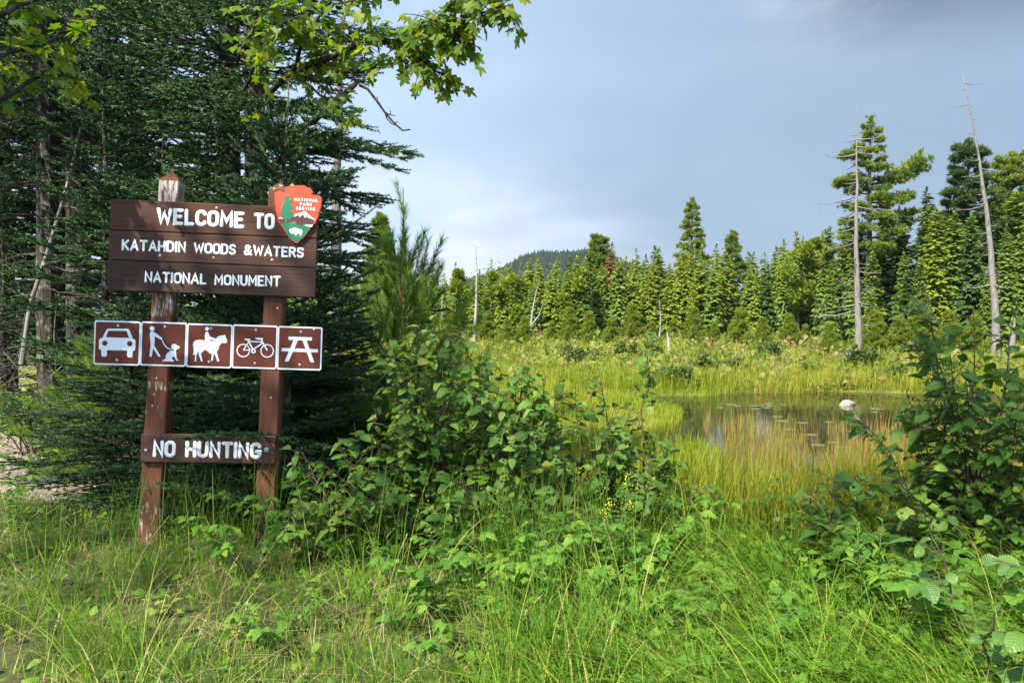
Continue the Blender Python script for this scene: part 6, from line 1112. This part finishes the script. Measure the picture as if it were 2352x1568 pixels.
# --- foreground herbs
def herb(kind, label, px, py, H, n, seed, spread=.25, leafL=.07, name=None, group=None, cat="plant", yel=False):
    r_ = np.random.default_rng(seed); q = gat(px, py); o = thing(name or {"bramble": "bramble_plant", "erect": "leafy_herb", "golden": "goldenrod_plant"}[kind], label, cat, (q[0], q[1], gz(q[0], q[1])), group); st = Geo(); Pl, Dl, Ul, Sl = [], [], [], []
    for k in range(n):
        az = 6.283 * (k + r_.random()) / n; d = np.array([math.cos(az), math.sin(az), 0]); tt = np.linspace(0, 1, 6)
        if kind == "bramble":
            out_ = spread * r_.uniform(.5, 1.3); h = H * r_.uniform(.7, 1.1); pts = d * (out_ * tt)[:, None] + np.array([0, 0, h]) * (1.6 * tt - .75 * tt ** 2)[:, None] / .88 + r_.normal(0, .008, (6, 3)); st.tube(pts, np.linspace(.0035, .0015, 6), 4)
            for u in np.arange(.30, 1.01, .14):
                c_ = np.array([np.interp(u, tt, pts[:, z]) for z in range(3)]); a2 = az + r_.uniform(-1.7, 1.7); pd = norm(np.array([math.cos(a2), math.sin(a2), r_.uniform(.1, .6)])); pl_ = r_.uniform(.04, .08); hub = c_ + pd * pl_; st.tube([c_, hub], [.0015, .001], 3)
                sz = leafL * r_.uniform(.75, 1.2)
                for da in ((0, 1.0), (1.15, .8), (-1.15, .8)) + (((2.1, .6), (-2.1, .6)) if r_.random() < .35 else ()):
                    a3 = math.atan2(pd[1], pd[0]) + da[0]; ld = norm(np.array([math.cos(a3), math.sin(a3), r_.uniform(-.35, .15)])); Pl.append(hub + ld * .008); Dl.append(ld); Ul.append(np.array([0, -.15, 1]) + r_.normal(0, .22, 3)); Sl.append(sz * da[1])
        else:
            out_ = spread * r_.uniform(.1, .6); h = H * r_.uniform(.75, 1.05); pts = d * (out_ * tt ** 1.5 + .03)[:, None] + np.array([0, 0, h]) * tt[:, None]; st.tube(pts, np.linspace(.0042, .002, 6), 4); nn = int(h / .022)
            for k2 in range(nn):
                u = .18 + .82 * k2 / nn; c_ = np.array([np.interp(u, tt, pts[:, z]) for z in range(3)]); a3 = k2 * 2.4 + r_.normal(0, .2); ld = norm(np.array([math.cos(a3), math.sin(a3), .45 + .5 * (u > .85) + r_.normal(0, .15)])); Pl.append(c_ + ld * .003); Dl.append(ld); Ul.append([0, 0, 1.0]); Sl.append(leafL * r_.uniform(.8, 1.15) * (1.05 - .6 * u ** 3))
            if kind == "golden":
                fg = Geo(); M_FL = bpy.data.materials.get("yellow_flower") or plain("yellow_flower", (0.50, 0.46, 0.05), .7, .2)
                m_ = 34; pos = pts[-1] + r_.normal(0, 1, (m_, 3)) * [.018, .018, .02]; fg.scatter(LEAFQ, pos, frames(r_.normal(size=(m_, 3)), r_.normal(size=(m_, 3))) * .0065, np.zeros(m_)); fg.obj("flower_head", M_FL, o)
    st.obj("stems", M_STEM, o); Pl, Dl, Ul, Sl = map(np.array, (Pl, Dl, Ul, Sl)); ms, ts, mt = (ML_Y, TO_, M_YELL) if yel else ((ML_B, TB, M_BRAM) if kind == "bramble" else (ML_N, TN, M_BRAM))
    place_leaves(o, ms, ts, mt, Pl, frames(Dl, Ul) * Sl[:, None, None], 300, seed); return o
HB = [("bramble", "bramble with pale toothed leaves at the foot of the sign's right post", 640, 1262, .42, 5, .30, .075), ("bramble", "bramble in the grass between the two sign posts, left of its fellow", 565, 1330, .34, 5, .28, .075),
 ("erect", "upright narrow-leaved herb behind the notice plank's right half", 530, 1225, .55, 4, .2, .075), ("erect", "upright narrow-leaved herb just right of the sign's right post", 715, 1235, .42, 3, .15, .07),
 ("erect", "small upright herb against the left side of the left post", 318, 1240, .34, 2, .1, .07), ("erect", "leafy sprig growing in front of the left post's foot", 395, 1270, .28, 3, .12, .06),
 ("bramble", "bramble clump below the middle of the thicket", 1010, 1420, .34, 5, .34, .075), ("bramble", "large bright bramble patch in the lower middle, left part", 1200, 1400, .40, 7, .40, .080),
 ("bramble", "large bright bramble patch in the lower middle, right part", 1330, 1430, .40, 7, .40, .080), ("bramble", "bramble in front of the bright patch near the bottom edge", 1250, 1520, .26, 5, .30, .070), ("bramble", "bramble at the thicket's right foot among arching grass", 1480, 1330, .36, 6, .34, .075),
 ("bramble", "yellow-lit bramble at the gap leading to the sedge, rear one", 1650, 1240, .34, 6, .36, .075), ("bramble", "bramble by the foot of the small alder seedling", 1850, 1240, .30, 5, .30, .070),
 ("bramble", "bright bramble at the bottom edge right of the middle", 1690, 1540, .30, 5, .30, .080), ("bramble", "big-leaved bramble in the lower right corner", 2215, 1545, .40, 6, .36, .100), ("bramble", "bramble right of the narrow-leaved herb at the lower right", 2100, 1440, .34, 5, .32, .085),
 ("bramble", "bramble under the oval-leaved shrub at the right edge", 2300, 1440, .40, 6, .34, .090), ("bramble", "dark bramble under the tall right-hand alder", 2170, 1260, .48, 6, .36, .080), ("bramble", "bramble at the right edge behind the oval-leaved shrub", 2290, 1300, .50, 6, .36, .085),
 ("erect", "tall willow-like herb in the lower right grass", 1990, 1480, .62, 4, .22, .10), ("golden", "goldenrod with a yellow flower head at the thicket's right foot", 1425, 1370, .62, 4, .25, .085), ("erect", "narrow-leaved herb in the grass below the thicket's middle", 1150, 1330, .40, 4, .2, .075),
 ("bramble", "small bramble in the grass left of the bottom middle", 640, 1480, .16, 3, .2, .055), ("bramble", "bramble at the left edge beside the gravel", 20, 1190, .40, 4, .3, .075), ("erect", "upright herb at the left edge in front of the gravel", 30, 1225, .45, 3, .2, .085),
 ("bramble", "bramble near the bottom edge below the bright patch", 1080, 1540, .22, 4, .28, .065), ]
for k, (kd, lb, px, py, H, n, spd, ll) in enumerate(HB): herb(kd, lb, px, py, H * (1.18 if kd == "bramble" else 1.0), n + (kd == "bramble"), 400 + k, spd, ll)
herb("erect", "yellow seedling alone in the grass at the lower left", 372, 1420, .14, 2, 460, .06, .07, "yellow_seedling", yel=True)
herb("erect", "yellow seedling in the grass left of the bramble clump below the thicket", 872, 1425, .13, 2, 461, .06, .065, "yellow_seedling", yel=True)
herb("erect", "yellow-green seedling low in the grass near the bottom edge", 560, 1480, .16, 2, 462, .06, .06, "yellow_seedling", yel=True)

# --- grasses
r = np.random.default_rng(91)
def fg_points(N, y0, y1, fn, pw=1.3):
    y = y0 + (y1 - y0) * r.random(N) ** pw; x = r.uniform(-1, 1, N) * (.66 * y + 1.5) + r.normal(0, .1, N); k = r.random(N) < fn(x, y); return x[k], y[k]
HBXY = np.array([gat(h_[2], h_[3])[:2] for h_ in HB])
def herbmask(x, y): return 1 - .72 * (np.min(np.hypot(x[:, None] - HBXY[None, :, 0], y[:, None] - HBXY[None, :, 1]), 1) < .27)
def bare(x, y): return 1 - .97 * sm(-x - .60 * y + .06, 0, .22) * (1 - sm(y, 3.7, 4.0)) 
def gravel_m(x, y): return sm(-x - 2.95 - .3 * np.sin(y * 2), 0, .3) * sm(y, 7.0, 7.3)
# fine short lawn-like grass, with tan dry blades
x, y = fg_points(78000, 2.5, 8.4, lambda x, y: bare(x, y) * (1 - gravel_m(x, y)) * (.16 + .84 * (1 - sm(x, -.2, 1.0))) * (1 - .75 * ((y > 5.2) & (x > -.6) & (x < 1.6))))
N = len(x); tu = np.sin(x * 5.1 + 2 * np.sin(y * 3.3)) + np.sin(y * 6.7 + x * 2.2)
g = blades(N, x, y, r.uniform(.08, .21, N) * (1 + .28 * tu), 2.6 + r.normal(0, 1.5, N) + tu * .6, r.uniform(0, .5, N), r.uniform(.3, 1.7, N), r.uniform(.0022, .0042, N), np.clip(.44 + .13 * tu + r.normal(0, .22, N), 0, .999), k=3)
g.obj("fine_grass", M_GRASS, kind="stuff", label="fine matted grass with dry blades around the sign's foot", category="grass")
# long arching sedge blades at the centre and right, growing in tussocks
T = 520; tx, ty = fg_points(T * 6, 2.4, 7.2, lambda x, y: (.03 + .97 * sm(x, -.3, 1.1)) * (1 - .6 * sm(y, 5.4, 6.4)) * (1 - .75 * ((y > 5.0) & (x < 1.3))) * (1 - .7 * ((y > 5.2) & (x > 1.2) & (x < 2.6))) * herbmask(x, y)); tx, ty = tx[:T], ty[:T]; T = len(tx); per = 30
x = np.repeat(tx, per) + r.normal(0, .05, T * per); y = np.repeat(ty, per) + r.normal(0, .05, T * per); N = len(x); ta = np.repeat(r.normal(2.9, .9, T), per); tl = np.repeat(r.uniform(.42, .88, T) * (1 - .25 * sm(ty, 4.6, 6)), per); tc_r = np.repeat(r.normal(.40, .15, T), per)
g = blades(N, x, y, tl * r.uniform(.6, 1.15, N), ta + r.normal(0, .7, N), r.uniform(.22, .80, N), r.uniform(.8, 2.0, N), r.uniform(.0036, .0072, N), np.clip(tc_r + .16 * np.repeat(sm(tx, .6, 1.2) * (1 - sm(tx, 2.0, 2.6)) * sm(ty, 3.6, 4.6), per) + r.normal(0, .24, N), 0, .92), k=6, tipw=.08)  # strip leading to the pond yellowed in colour to stand in for stronger sun
g.obj("arching_sedge", M_GRASS, kind="stuff", label="long arching green sedge in tussocks across the foreground", category="grass")
# tall straight blades by the thicket and posts
N = 900; x = np.concatenate([r.normal(.25, .35, 450), r.uniform(-2.6, -.6, 250), r.normal(.1, .12, 200)]); y = np.concatenate([r.normal(4.7, .25, 450), r.normal(5.0, .3, 250), r.normal(3.1, .15, 200)])
g = blades(N, x, y, r.uniform(.45, .85, N), r.uniform(0, 6.28, N), r.uniform(.02, .3, N), r.uniform(.1, .9, N), r.uniform(.003, .0055, N), np.clip(r.normal(.45, .15, N), 0, .9), k=6, tipw=.1); g.obj("tall_grass", M_GRASS, kind="stuff", label="tall upright grass blades along the thicket's foot", category="grass")
# dry flowering stalks with small seed heads
N = 75; x, y = fg_points(700, 2.7, 6.0, lambda x, y: .9 - .72 * sm(x, -.4, .8)); x, y = x[:N], y[:N]; N = len(x); L = r.uniform(.35, .80, N); az = r.normal(.6, 1.2, N); le = r.uniform(.1, .5, N); cu = r.uniform(.2, .9, N)
g = blades(N, x, y, L, az, le, cu, np.full(N, .0016), np.zeros(N), k=6, tipw=.8)
Vb = g.V[0].reshape(N, -1, 3); tips = (Vb[:, -1] + Vb[:, -2]) / 2; prev = (Vb[:, -3] + Vb[:, -4]) / 2; dd = norm(tips - prev); pp = np.repeat(tips, 9, 0) - np.repeat(dd, 9, 0) * (np.tile(np.arange(9), N) * .011)[:, None]; e = norm(np.repeat(dd, 9, 0) + r.normal(0, .35, (N * 9, 3)))
g.scatter(LEAFQ, pp, frames(e, r.normal(size=e.shape)) * np.array([.011]) * np.array([1, .28, .28])[None, None, :], np.zeros(N * 9)); g.obj("dry_stalks", M_DRY, kind="stuff", label="thin tan dry grass stalks with seed heads", category="grass")
# fallen dead blades forming the thatch
x, y = fg_points(3500, 2.4, 6.5, lambda x, y: bare(x, y) * (.35 + .65 * (1 - sm(x, -.2, 1.0)))); N = len(x)
g = blades(N, x, y, r.uniform(.12, .35, N), r.uniform(0, 6.28, N), r.uniform(1.1, 1.5, N), r.uniform(0, .25, N), np.full(N, .003), np.zeros(N), gz(x, y) + .01 + .05 * r.random(N), k=3); g.obj("thatch", M_DRY, kind="stuff", label="flattened dead grass lying between the green blades", category="grass")
# shaded leafy ground cover under the shrubs and trees
N = 4200; x = np.concatenate([r.uniform(-2.9, .7, N // 2), r.uniform(-8, -3.0, N // 2)]); y = np.concatenate([r.uniform(5.6, 8.2, N // 2), r.uniform(9.4, 12.5, N // 2)]); z = gz(x, y) + .30 * r.random(N) ** 1.5
d = np.c_[r.normal(0, 1, N), r.normal(0, 1, N), r.normal(0, .3, N)]; M = frames(d, np.array([0, -.2, 1]) + r.normal(0, .3, (N, 3))) * r.uniform(.035, .075, N)[:, None, None]
g = Geo(); pk = r.integers(0, 3, N); rn = r.random(N)
for k in range(3): g.scatter(TO_L[k], np.c_[x, y, z][pk == k], M[pk == k], rn[pk == k] * .8)
g.obj("ground_cover", M_UNDER, kind="stuff", label="small leafy ground cover in the shade under the trees", category="ground cover", smooth=True)
# low weeds between the tussocks
N = 5600; x, y = fg_points(14000, 2.4, 6.4, lambda x, y: .16 + .84 * sm(x, -.3, .5)); x, y = x[:N], y[:N]; N = len(x); d = np.c_[r.normal(0, 1, N), r.normal(0, 1, N), r.normal(-.1, .3, N)]; pk = r.integers(0, 3, N); rn = np.clip(.45 + .25 * np.sin(x * 3.1) * np.sin(y * 2.7) + r.normal(0, .2, N), 0, .99)
M = frames(d, np.array([0, -.2, 1]) + r.normal(0, .3, (N, 3))) * r.uniform(.04, .085, N)[:, None, None]; g = Geo()
for k in range(3): g.scatter(TB_L[k], np.c_[x, y, gz(x, y) + .02 + (.08 + .19 * sm(x, -.3, .4)) * r.random(N) ** 1.2][pk == k], M[pk == k], rn[pk == k])
g.obj("low_weeds", M_BRAM, kind="stuff", label="low leafy weeds between the grass tussocks of the foreground", category="weeds", smooth=True)
# --- gravel
gm_ = plain("gravel_stone", (0.32, 0.26, 0.21), 0.9, 0.2); mg, t, out = new_mat("gravel_pieces"); p = t.new("ShaderNodeBsdfPrincipled"); p.inputs["Roughness"].default_value = .9
t.link(t.ramp(attr(t, "rnd").outputs["Fac"], [(0, (.07, .075, .08)), (.25, (.15, .12, .095)), (.6, (.25, .20, .15)), (1, (.36, .30, .24))]), p.inputs["Base Color"]); t.link(p.outputs[0], out.inputs["Surface"])
N = 4300; x = r.uniform(-8.5, -2.9, N); y = 6.9 + 3.4 * r.random(N) ** 1.3; ok = gravel_m(x, y) > .4; x, y = x[ok], y[ok]; N = len(x)
PH = (1 + 5 ** .5) / 2; IV = norm(np.array([(-1, PH, 0), (1, PH, 0), (-1, -PH, 0), (1, -PH, 0), (0, -1, PH), (0, 1, PH), (0, -1, -PH), (0, 1, -PH), (PH, 0, -1), (PH, 0, 1), (-PH, 0, -1), (-PH, 0, 1)])); IF = np.array([(0, 11, 5), (0, 5, 1), (0, 1, 7), (0, 7, 10), (0, 10, 11), (1, 5, 9), (5, 11, 4), (11, 10, 2), (10, 7, 6), (7, 1, 8), (3, 9, 4), (3, 4, 2), (3, 2, 6), (3, 6, 8), (3, 8, 9), (4, 9, 5), (2, 4, 11), (6, 2, 10), (8, 6, 7), (9, 8, 1)])
M = frames(r.normal(size=(N, 3)), r.normal(size=(N, 3))) * (r.uniform(.35, 1.0, (N, 1, 3))) * (.010 + .030 * r.random(N) ** 3)[:, None, None]
g = Geo(); g.scatter((IV, [IF], np.zeros((12, 3)), np.zeros(12)), np.c_[x, y, gz(x, y) + .008], M, r.random(N)); g.obj("gravel", mg, kind="stuff", label="pale stony gravel at the left edge", category="gravel")
for k in range(14):
    xx, yy = r.uniform(-5.4, -3.3), r.uniform(7.4, 9.6); o = stone("stone", "larger angular stone lying among the gravel at the left edge", (xx, yy, gz(xx, yy) + .02), (r.uniform(.04, .09), r.uniform(.04, .08), r.uniform(.03, .055)), 500 + k, M_ROCK if k % 3 else M_PINKROCK, "stone", "larger stones in the gravel"); o.rotation_euler = (0, 0, r.uniform(0, 6.28))

# ================================================================ HAZE
g = Geo(); g.box((-1560, -40, -4.5), (1560, 2160, 135)); m = bpy.data.materials.new("haze"); m.use_nodes = True; t = NT(m.node_tree); t.n.clear(); out = t.new("ShaderNodeOutputMaterial")
v = t.new("ShaderNodeVolumePrincipled"); v.inputs["Color"].default_value = (.80, .88, 1.0, 1); v.inputs["Density"].default_value = 0.00006; v.inputs["Anisotropy"].default_value = 0.2
t.link(v.outputs[0], out.inputs["Volume"]); g.obj("haze", m, kind="stuff", label="thin summer haze over the far wood and hill", category="haze")
